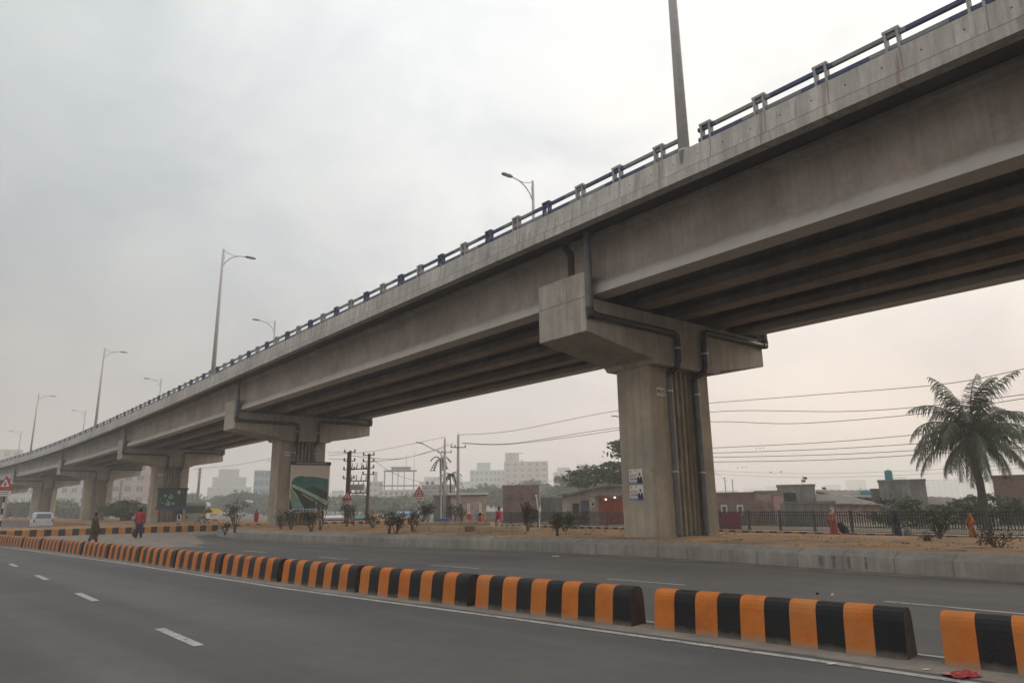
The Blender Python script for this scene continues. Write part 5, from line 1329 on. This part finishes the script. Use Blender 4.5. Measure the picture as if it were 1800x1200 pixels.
# flags on the dark house
for i, (px, py, pyb, lab) in enumerate([(1413, 838, 856, 'small dark flag on a pole, higher one above the dark house'), (1410, 843, 856, 'small dark flag, lower one above the dark house'), (1447, 856, 876, 'small flag on a short pole behind the scarfed woman')]):
    Y = 66+i; p = at(px, pyb, Y); h = zt(px, py, Y)-p.z; root = empty('flag', p, 0, lab, 'flag', 'rooftop flags'); d = MB(); d.tube([(0, 0, -.5), (0, 0, h+.1)], .02, 5); d.build('pole', M['pole_rust'], root)
    d = MB(); n = 6; xs = [.05+.33*j/n for j in range(n+1)]; vs = [(x, .04*math.sin(x*14), h+.02-.05*x) for x in xs]+[(x, .04*math.sin(x*14), h-.20-.05*x) for x in xs]; d.add(vs, [(j, j+1, n+2+j, n+1+j) for j in range(n)]); d.build('cloth', M['bluedoor'] if i else M['maroon'], root, fixn=False)

# ------------------------------------------------------------------ people
def make_mesh(obj_, name, material, parent, Mx=None):
    dg = bpy.context.evaluated_depsgraph_get(); me = bpy.data.meshes.new_from_object(obj_.evaluated_get(dg)); old = obj_.data
    bpy.data.objects.remove(obj_); bpy.data.meshes.remove(old); me.name = name; me.materials.clear(); me.materials.append(material)
    for p in me.polygons: p.use_smooth = True
    o = bpy.data.objects.new(name, me); COL.objects.link(o); o.parent = parent; return o
def person(loc, heading, ht, label, top, bottom, kind='shirt', scarf=None, stride=.16, arms=((.02, -.10), (-.04, .10)), lean=0.0, group='people on foot', hair=True, hairm='hair', sit=False):
    """faces local +y; arms = forward swing at elbow and wrist for left, right"""
    root = empty('person', loc, heading, label, 'person', group); k = ht/1.70
    J = {}; E = []; Rr = {}
    def v_(n, p, r, par=None):
        J[n] = len(J); Rr[n] = (p, r)
        if par: E.append((J[par], J[n]))
    hz = .92 if not sit else .28
    L_ = lambda z: (z-hz)*lean
    dz = 0 if not sit else -.64
    v_('pelvis', (0, 0, hz), (.135, .10)); v_('waist', (0, L_(1.08+dz), 1.08+dz), (.125, .09), 'pelvis'); v_('chest', (0, L_(1.28+dz), 1.28+dz), (.155, .105), 'waist'); v_('neck0', (0, L_(1.42+dz), 1.42+dz), (.07, .065), 'chest')
    v_('neck', (0, L_(1.48+dz)+.01, 1.48+dz), (.052, .052), 'neck0'); v_('head', (0, L_(1.56+dz)+.025, 1.56+dz), (.078, .088), 'neck'); v_('crown', (0, L_(1.64+dz)+.02, 1.64+dz), (.070, .085), 'head')
    v_('nose', (0, L_(1.56+dz)+.118, 1.555+dz), (.012, .014), 'head')
    for i_, s_ in enumerate((-1, 1)):
        n = 'LR'[i_]; fw = stride*s_; ea, wa = arms[i_]
        if not sit:
            v_('hip'+n, (s_*.09, 0, .86), (.10, .10), 'pelvis'); v_('knee'+n, (s_*.10, fw*.55+.02, .48), (.062, .065), 'hip'+n); v_('ank'+n, (s_*.10, fw-(.03), .09), (.04, .042), 'knee'+n); v_('toe'+n, (s_*.115, fw+.13, .03), (.038, .026), 'ank'+n)
        else:
            v_('hip'+n, (s_*.10, .02, .24), (.10, .10), 'pelvis'); v_('knee'+n, (s_*.16, .30, .50), (.062, .065), 'hip'+n); v_('ank'+n, (s_*.13, .22, .08), (.04, .042), 'knee'+n); v_('toe'+n, (s_*.14, .38, .03), (.038, .026), 'ank'+n)
        sh = (s_*.185, L_(1.37+dz), 1.37+dz); v_('sh'+n, sh, (.058, .058), 'chest'); el = (s_*.235, sh[1]+ea, 1.10+dz); v_('el'+n, el, (.040, .040), 'sh'+n)
        wr = (s_*.24, sh[1]+ea+wa+.05, .87+dz+abs(wa)*.25); v_('wr'+n, wr, (.027, .027), 'el'+n); pl = (s_*.24, wr[1]+.02, wr[2]-.07); v_('palm'+n, pl, (.034, .018), 'wr'+n)
        for f, (fy, ln) in enumerate(((-.030, .060), (-.010, .078), (.011, .075), (.030, .065))):
            v_('f%d%s' % (f, n), (pl[0]-s_*.004, pl[1]+fy, pl[2]-ln*.6), (.0085, .0085), 'palm'+n); v_('g%d%s' % (f, n), (pl[0]-s_*.022, pl[1]+fy, pl[2]-ln*1.05), (.0075, .0075), 'f%d%s' % (f, n))
        v_('th'+n, (pl[0]-s_*.02, pl[1]+.045, pl[2]+.01), (.010, .010), 'palm'+n); v_('ti'+n, (pl[0]-s_*.028, pl[1]+.058, pl[2]-.03), (.008, .008), 'th'+n)
    names = list(J); me = bpy.data.meshes.new('b'); me.from_pydata([Vector(Rr[n][0])*k for n in names], E, []); ob = bpy.data.objects.new('b', me); COL.objects.link(ob)
    ob.modifiers.new('skin', 'SKIN'); sk = me.skin_vertices[0].data
    for i_, n in enumerate(names): sk[i_].radius = (Rr[n][1][0]*k, Rr[n][1][1]*k); sk[i_].use_root = (n == 'pelvis')
    ss_ = ob.modifiers.new('sub', 'SUBSURF'); ss_.levels = 1; ss_.render_levels = 1
    make_mesh(ob, 'body', M['skin'], root)
    P = lambda n: Vector(Rr[n][0])*k
    S_ = lambda q: q*k
    def loft_(secs, name, material, n=16, jag=0):
        d = MB(); rr_ = random.Random(int(ht*1000)+len(secs)); rings = []
        for (x, y, z, rx, ry) in secs:
            rings.append([Vector((S_(x+rx*math.cos(t*2*math.pi/n)*(1+jag*math.sin(t*2.4+z*9))), S_(y+ry*math.sin(t*2*math.pi/n)*(1+jag*math.cos(t*3.1+z*5))), S_(z))) for t in range(n)])
        d.rings(rings, 0, True); return d.build(name, material, root, smooth=True)
    yy = lambda z: L_(z+dz)
    if kind in ('shirt', 'kurta'):
        hem = {'shirt': .80, 'kurta': .55}[kind]+dz
        if sit: hem = .16
        loft_([(0, 0, hem, .185, .145), (0, 0, max(hem+.05, .98+dz-.1), .17, .13), (0, yy(1.10), 1.10+dz, .165, .12), (0, yy(1.28), 1.28+dz, .195, .13), (0, yy(1.38), 1.38+dz, .20, .11), (0, yy(1.43), 1.43+dz, .12, .085), (0, yy(1.46), 1.465+dz, .062, .062)], 'shirt', top)
    if kind in ('dress', 'robe'):
        loft_([(0, 0, .06 if kind == 'robe' else .22, .24, .22), (0, 0, .30, .225, .20), (0, 0, .60, .20, .175), (0, 0, .92, .185, .155), (0, yy(1.10), 1.10, .165, .13), (0, yy(1.28), 1.28, .195, .14), (0, yy(1.38), 1.38, .20, .115), (0, yy(1.44), 1.44, .10, .08)], 'dress', top, jag=.05)
    for n, s_ in (('L', -1), ('R', 1)):
        d = MB(); d.tube([P('sh'+n)+Vector((-s_*S_(.05), 0, S_(.01))), P('sh'+n), P('el'+n), P('wr'+n)+Vector((0, 0, S_(.01)))], [S_(.072), S_(.072), S_(.058), S_(.045)], 10); d.build('sleeve', top, root, smooth=True)
        if kind in ('shirt', 'kurta') or kind == 'dress':
            d = MB(); d.tube([P('hip'+n)+Vector((0, 0, S_(.06))), P('knee'+n), P('ank'+n)+Vector((0, 0, -S_(.01)))], [S_(.115), S_(.085), S_(.062)], 12); d.build('trouser_leg', bottom, root, smooth=True)
        a_, t_ = P('ank'+n), P('toe'+n); d = MB(); d.tube([a_+Vector((0, -S_(.05), -S_(.055))), a_+Vector((0, S_(.02), -S_(.04))), t_+Vector((0, S_(.02), 0))], [S_(.036), S_(.045), S_(.03)], 8); d.build('shoe', M['shoe'], root, smooth=True)
    hy, hz_ = yy(1.60)+.015, 1.60+dz
    if hair and not scarf:
        loft_([(0, hy-.035, hz_-.10, .055, .05), (0, hy-.03, hz_-.04, .088, .075), (0, hy-.012, hz_+.03, .092, .102), (0, hy-.005, hz_+.08, .078, .09), (0, hy, hz_+.115, .04, .045)], 'hair', M['hair'])
    if scarf:
        loft_([(0, yy(1.0)-.03, 1.0+dz, .235, .155), (0, yy(1.15)-.02, 1.15+dz, .225, .15), (0, yy(1.36)-.01, 1.36+dz, .215, .135), (0, yy(1.44)-.01, 1.44+dz, .125, .11), (0, hy-.03, 1.50+dz, .10, .10), (0, hy-.032, 1.58+dz, .105, .105), (0, hy-.02, 1.65+dz, .095, .11), (0, hy-.01, 1.70+dz, .055, .065)], 'scarf', scarf, jag=.06)
    return root
c_red = cloth('pinkish_red_cloth', (.42, .035, .055)); c_dark = cloth('dark_trousers', (.03, .032, .045)); c_brown = cloth('brown_print', (.20, .075, .03), .45); c_olive = cloth('olive_print', (.09, .085, .035), .45)
c_white = cloth('white_cloth', (.6, .58, .55)); c_navy = cloth('navy_cloth', (.022, .03, .065)); c_cream = cloth('cream_scarf', (.60, .47, .36), .2); c_rose = cloth('rose_dress', (.40, .09, .08)); c_or = cloth('orange_print', (.60, .17, .04), .4); c_beige = cloth('beige_cloth', (.45, .36, .26)); c_black = cloth('black_cloth', (.015, .015, .018)); c_crim = cloth('crimson_shirt', (.45, .02, .06))
def gp(px, py, z=0): return ground(px, py, z)
g = gp(243, 945.5); person(g, R(15), 1.83, 'person in a pinkish red shirt and dark trousers walking on the road with a bag', c_red, c_dark, 'shirt', stride=.10)
d = MB(); p = at(236, 931, g.y-.1); d.loft([(p.x+.05, p.y, p.z-.55+z, rx, ry) for z, rx, ry in ((.14, .06, .05), (.2, .13, .08), (.36, .16, .10), (.56, .11, .08), (.62, .05, .04))], 10); d.tube([(p.x-.08, p.y, p.z+.08), (p.x-.05, p.y, p.z+.26), (p.x+.05, p.y, p.z+.26), (p.x+.08, p.y, p.z+.08)], .012, 5)
o = d.build('bag', M['shoe'], smooth=True); tag(o, 'black bag carried by the person in the pinkish red shirt', 'bag')
g = gp(163, 954.5); person(g, R(-30), 1.60, 'person in brown and olive printed dress and shawl beyond the barriers at left', c_brown, c_dark, 'dress', stride=.14, scarf=None)
sh_ = bpy.data.objects[-1] if False else None
# olive shawl on that person
pr = [o for o in bpy.data.objects if o.name.startswith('person')][-1]
d = MB(); kk = 1.60/1.7
d.rings([[Vector(((x+rx*math.cos(t*.3927))*kk, (y+ry*math.sin(t*.3927))*kk, (z+zs*math.cos(t*.3927))*kk)) for t in range(16)] for x, y, z, rx, ry, zs in ((.10, 0, .52, .20, .21, .0), (.07, 0, .85, .205, .19, .02), (.04, -.01, 1.15, .20, .17, .05), (0, -.01, 1.36, .215, .135, .02), (0, -.01, 1.45, .10, .09, 0))]); d.build('shawl', c_olive, pr, smooth=True)
g = gp(317, 921.5, 0.46); person(at(317, 890, 62)*1-Vector((0, 0, at(317, 890, 62).z-.46)), R(170), 1.62, 'person with a dark vest and white trousers standing by the third pier', c_navy, c_white, 'kurta', stride=.05)
p = at(877, 890, 48); person(Vector((p.x, 48, -.2)), R(60), 1.80, 'person in a crimson shirt standing behind the low concrete slabs', c_crim, c_beige, 'shirt', stride=.04, arms=((.0, .02), (.0, .02)))
p = at(844, 890, 44.5); person(Vector((p.x, 44.5, .25)), R(-100), 1.60, 'person in red seated low behind the concrete slabs, only head and shoulders showing', c_crim, c_dark, 'shirt', stride=.0, sit=True)
bx = MB(); bx.box((p.x, 44.5, .02), (.7, .6, .44)); o = bx.build('wooden_seat', M['bark'], bevel=.02); tag(o, 'low block the seated person in red rests on', 'seat')
p = at(1461, 890, 35); person(Vector((p.x, 35, -.2)), R(105), 1.53, 'person in a rose dress and cream headscarf walking by the fence', c_rose, c_rose, 'robe', scarf=c_cream, stride=.1, arms=((.05, .08), (.06, .12)))
d = MB(); q = Vector((p.x+.38, 34.9, .42)); d.loft([(q.x+dx, q.y, q.z+z, rx, .09) for z, rx, dx in ((-.30, .10, .12), (-.25, .22, .1), (0, .24, .02), (.18, .15, -.08), (.22, .08, -.1))], 10); o = d.build('bag', M['shoe'], smooth=True); tag(o, 'large black bag held by the person in the cream headscarf', 'bag')
p = at(1573, 890, 34); person(Vector((p.x, 34, -.2)), R(110), 1.28, 'small person in a long navy robe and black headscarf by the fence', c_navy, c_navy, 'robe', scarf=c_black, lean=.06, arms=((.1, .15), (.1, .2)))
d = MB(); q = Vector((p.x+.40, 33.9, .18)); d.loft([(q.x, q.y, q.z+z, rx, .08) for z, rx in ((-.22, .12), (-.18, .20), (.05, .20), (.2, .10), (.23, .05))], 10); o = d.build('bag', M['plaster'], smooth=True); tag(o, 'grey bag hanging beside the person in the navy robe', 'bag')
p = at(1703, 890, 33); person(Vector((p.x, 33, -.2)), R(95), 1.22, 'small person in an orange and red printed shawl by the fence near the palm', c_or, c_beige, 'dress', scarf=c_or, lean=.08, arms=((.12, .16), (.1, .2)))
p = at(452, 890, 70); person(Vector((p.x, 70, -.0)), R(160), 1.6, 'distant person in pinkish red behind the median left of the second pier', c_red, c_red, 'kurta', group='people on foot')

# ------------------------------------------------------------------ vehicles
M['carpaint'] = mat('silver_white_paint', (.50, .51, .52), .3, .03, 2, spec=.6)
M['tyre'] = mat('tyre_rubber', (.02, .02, .02), .8, .1, 5)
M['tail'] = mat('tail_lamp_glass', (.35, .02, .015), .3, .05, 2, spec=.6)
def wheel(root, x, y, r=.33, w_=.2):
    d = MB(); d.tube([(x-w_/2, y, r), (x-w_/2+.03, y, r), (x+w_/2-.03, y, r), (x+w_/2, y, r)], [r*.92, r, r, r*.92], 18); t_ = d.build('wheel', M['tyre'], root, smooth=False)
    d = MB(); d.tube([(x-w_/2-.01, y, r), (x+w_/2+.01, y, r)], r*.58, 12); d.build('rim', M['lamp_pole'], t_); return t_
def mpv(loc, rz, label):
    """rear at -y"""
    root = empty('car', loc, rz, label, 'car'); d = MB(); w_ = .86
    def ring(y, zb, zt_, hw, hwt): return [Vector((-hw, y, zb)), Vector((-hw, y, zb+(zt_-zb)*.45)), Vector((-hw*.99, y, zb+(zt_-zb)*.85)), Vector((-hwt, y, zt_)), Vector((hwt, y, zt_)), Vector((hw*.99, y, zb+(zt_-zb)*.85)), Vector((hw, y, zb+(zt_-zb)*.45)), Vector((hw, y, zb))]
    d.rings([ring(-2.1, .42, .78, .78, .74), ring(-2.08, .28, .98, .84, .80), ring(-1.9, .22, 1.02, .86, .82), ring(1.0, .22, 1.0, .86, .82), ring(1.85, .24, .88, .83, .76), ring(2.1, .34, .68, .72, .66)]); d.build('body', M['carpaint'], root, smooth=False, bevel=.04)
    d = MB(); d.rings([ring(-2.04, .96, 1.05, .80, .78), ring(-1.72, .97, 1.60, .80, .62), ring(-.4, .97, 1.68, .81, .66), ring(.45, .97, 1.62, .80, .64), ring(1.25, .94, 1.02, .78, .74)]); cb = d.build('cabin', M['carpaint'], root, bevel=.03)
    d = MB(); d.add([(-.66, -2.055, 1.08), (.66, -2.055, 1.08), (.56, -1.80, 1.52), (-.56, -1.80, 1.52)], [(0, 1, 2, 3)]); d.build('rear_window', M['glass'], root, fixn=False)
    for s_ in (-1, 1):
        d = MB(); d.add([(s_*.815, -1.65, 1.06), (s_*.815, .95, 1.06), (s_*.70, .45, 1.52), (s_*.70, -1.45, 1.54)], [(0, 1, 2, 3)]); d.build('side_window', M['glass'], root, fixn=False)
        d = MB(); d.box((s_*.76, -2.07, .86), (.14, .10, .30)); d.build('tail_lamp', M['tail'], root, bevel=.02)
        d = MB(); d.box((s_*.94, .95, 1.05), (.18, .1, .13)); d.build('mirror', M['carpaint'], root, bevel=.02)
        for y in (-1.35, 1.35): wheel(root, s_*.78, y)
    d = MB(); d.box((0, -2.12, .45), (1.62, .12, .24)); d.build('bumper', M['carpaint'], root, bevel=.03)
    d = MB(); d.box((0, -2.115, .74), (.46, .02, .13)); d.build('number_plate', M['signwhite'], root)
    return root
p = at(76, 890, 72); mpv(Vector((p.x, 72, 0)), R(38), 'silver white van seen from behind at the far left of the road')
# bus
p = at(349, 890, 84); root = empty('bus', Vector((p.x, 84, 0)), R(20), 'pale green and white bus right of the third pier', 'bus')
d = MB(); d.rings([[Vector((x, y, z)) for x, z in ((-1.15, .35), (-1.15, 1.3), (-1.12, 2.3), (-1.0, 2.55), (1.0, 2.55), (1.12, 2.3), (1.15, 1.3), (1.15, .35))] for y in (-4, 4)]); d.build('body', mat('bus_paint', (.42, .48, .44), .5, .1, .8), root, bevel=.06)
d = MB(); d.box((0, -4.02, 1.75), (2.0, .05, .8)); d.build('rear_window', M['glass'], root)
for s_ in (-1, 1):
    for i in range(5): d = MB(); d.box((s_*1.13, -3.1+1.5*i, 1.75), (.06, 1.2, .65)); d.build('window', M['glass'], root)
    for y in (-2.5, 2.6): wheel(root, s_*1.0, y, .45, .26)
    d = MB(); d.box((s_*.85, -4.03, .9), (.2, .05, .3)); d.build('tail_lamp', M['tail'], root)
# cycle rickshaw with yellow hood
p = at(373, 890, 68); root = empty('cycle_rickshaw', Vector((p.x, 68, .0)), R(70), 'cycle rickshaw with a yellow hood beyond the kerb right of the third pier', 'rickshaw')
d = MB()
for i in range(7):
    a0, a1 = R(20+i*20), R(40+i*20)
    d.add([(-.55, -.1+.6*math.cos(a0), 1.15+.62*math.sin(a0)), (.55, -.1+.6*math.cos(a0), 1.15+.62*math.sin(a0)), (.55, -.1+.6*math.cos(a1), 1.15+.62*math.sin(a1)), (-.55, -.1+.6*math.cos(a1), 1.15+.62*math.sin(a1))], [(0, 1, 2, 3)])
o = d.build('hood', cloth('yellow_hood', (.62, .48, .10)), root, fixn=False); sm = o.modifiers.new('s', 'SOLIDIFY'); sm.thickness = .03
d = MB(); d.box((0, 0, .80), (1.0, .6, .14)); d.build('seat', c_red, root, bevel=.03); d = MB(); d.box((0, -.32, 1.05), (1.0, .08, .5)); d.build('seat_back', c_white, root, bevel=.02)
def spoked(root, x, y, r):
    d = MB(); d.tube([(x, y+r*math.cos(t*.3927), r+r*math.sin(t*.3927)) for t in range(17)], .028, 6); o = d.build('wheel', M['tyre'], root)
    d = MB()
    for t in range(12): d.tube([(x, y, r), (x, y+r*math.cos(t*.5236), r+r*math.sin(t*.5236))], .006, 4)
    d.build('spokes', M['clamp'], o)
for x in (-.55, .55): spoked(root, x, 0, .36)
spoked(root, 0, 1.55, .36)
d = MB(); d.tube([(0, 1.55, .36), (0, 1.40, .95), (0, .7, .55), (0, .1, .40)], .03, 6); d.tube([(-.3, 1.32, 1.0), (0, 1.4, .97), (.3, 1.32, 1.0)], .02, 5); d.tube([(0, .7, .5), (0, .75, .9)], .025, 5); d.box((0, .75, .92), (.16, .26, .06)); d.build('frame', M['iron'], root)
p2 = Vector((p.x, 68, 0))+Matrix.Rotation(R(70), 3, 'Z') @ Vector((0, 2.3, 0))
# litter
def litter(px, py, w_, h_, mats_, label, seed, z=.012, hk=1.0):
    g = ground(px, py, 0); rr = random.Random(seed); d = MB(); n = 6; m2 = 5
    vs = [(g.x+(i/n-.5)*w_+rr.uniform(-.01, .01), g.y+(j/m2-.5)*h_+.25*(i/n-.5)*w_, z+rr.uniform(0, .05)*(1 if 0 < j < m2 else .4)) for j in range(m2+1) for i in range(n+1)]; vs = [(x, y, z+(zz-z)*hk) for x, y, zz in vs]
    fs = [(j*(n+1)+i, j*(n+1)+i+1, (j+1)*(n+1)+i+1, (j+1)*(n+1)+i) for j in range(m2) for i in range(n)]
    d.add(vs, fs); d.m = [rr.choice(range(len(mats_))) if len(mats_) > 1 and rr.random() < .35 else 0 for _ in d.f]
    o = d.build('litter', mats_, fixn=False); s_ = o.modifiers.new('s', 'SOLIDIFY'); s_.thickness = .003; tag(o, label, 'litter'); return o
M['packet'] = mat('pink_packet', (.42, .045, .07), .35, .2, 14); M['packet2'] = mat('packet_orange', (.45, .16, .04), .35, .1, 14)
litter(1690, 1188, .30, .22, [M['packet'], M['packet2']], 'crumpled magenta and orange snack packet against the barrier at bottom right', 1, hk=.8)
litter(1462, 1168, .09, .035, [M['white']], 'white paper scrap on the edge line near the bottom right', 2, hk=.2)
litter(1628, 1178, .06, .03, [M['white']], 'tiny white scrap on the dust between the two nearest barriers', 6, hk=.2)
litter(977, 978, .22, .12, [M['white']], 'white paper scrap on the middle road', 3, hk=.5)
litter(1437, 1046, .05, .04, [M['shoe']], 'dark scrap on the middle road, left one of two', 4)
litter(1463, 1048, .05, .035, [M['white']], 'pale scrap on the middle road, right one of two', 5)
for i, (px, py) in enumerate([(1337, 915), (1355, 830), (1373, 829), (1297, 822), (1305, 821), (1312, 821), (1330, 788), (1336, 788), (1342, 787)]):
    if i == 0: continue
    c = at(px, py, 110 if i < 3 else 150); d = MB(); s_ = .28
    d.tube([c+Vector((-s_*.6, 0, 0)), c, c+Vector((s_*.5, 0, .02))], [.02, .07, .02], 6); d.add([c+Vector((.05, -.05, .02)), c+Vector((-.08, -.05, .02)), c+Vector((-.02, -s_*1.3, .16)), c+Vector((.05, .05, .02)), c+Vector((-.08, .05, .02)), c+Vector((-.02, s_*1.3, .16))], [(0, 1, 2), (3, 5, 4)])
    d.add([c+Vector((0, -.02, .03)), c+Vector((0, .02, .03)), c+Vector((s_*1.1, 0, .22)), c+Vector((-s_*1.1, 0, .24))], [(0, 1, 2), (0, 3, 1)])
    o = d.build('bird', M['hair'], fixn=False); tag(o, ['', 'flying bird, left of two under the low wires', 'flying bird, right of two under the low wires', 'far bird, left of three by the pier', 'far bird, middle of three by the pier', 'far bird, right of three by the pier', 'tiny far bird, left of three between the wires', 'tiny far bird, middle of three between the wires', 'tiny far bird, right of three between the wires'][i], 'bird', 'birds in the sky')

# ------------------------------------------------------------------ haze: the polluted air
d = MB(); d.box((0, 700, 26), (2900, 1760, 62)); hz = d.build('haze', []); hz['kind'] = 'stuff'; hz['label'] = 'pale smoggy air over the whole place'; hz['category'] = 'haze'
hm = bpy.data.materials.new('haze'); hm.use_nodes = True; t = hm.node_tree; t.nodes.clear(); o_ = t.nodes.new('ShaderNodeOutputMaterial'); v = t.nodes.new('ShaderNodeVolumePrincipled')
v.inputs['Color'].default_value = (.97, .965, .95, 1); v.inputs['Density'].default_value = .0014; v.inputs['Anisotropy'].default_value = .2
t.links.new(v.outputs[0], o_.inputs['Volume']); hz.data.materials.append(hm)
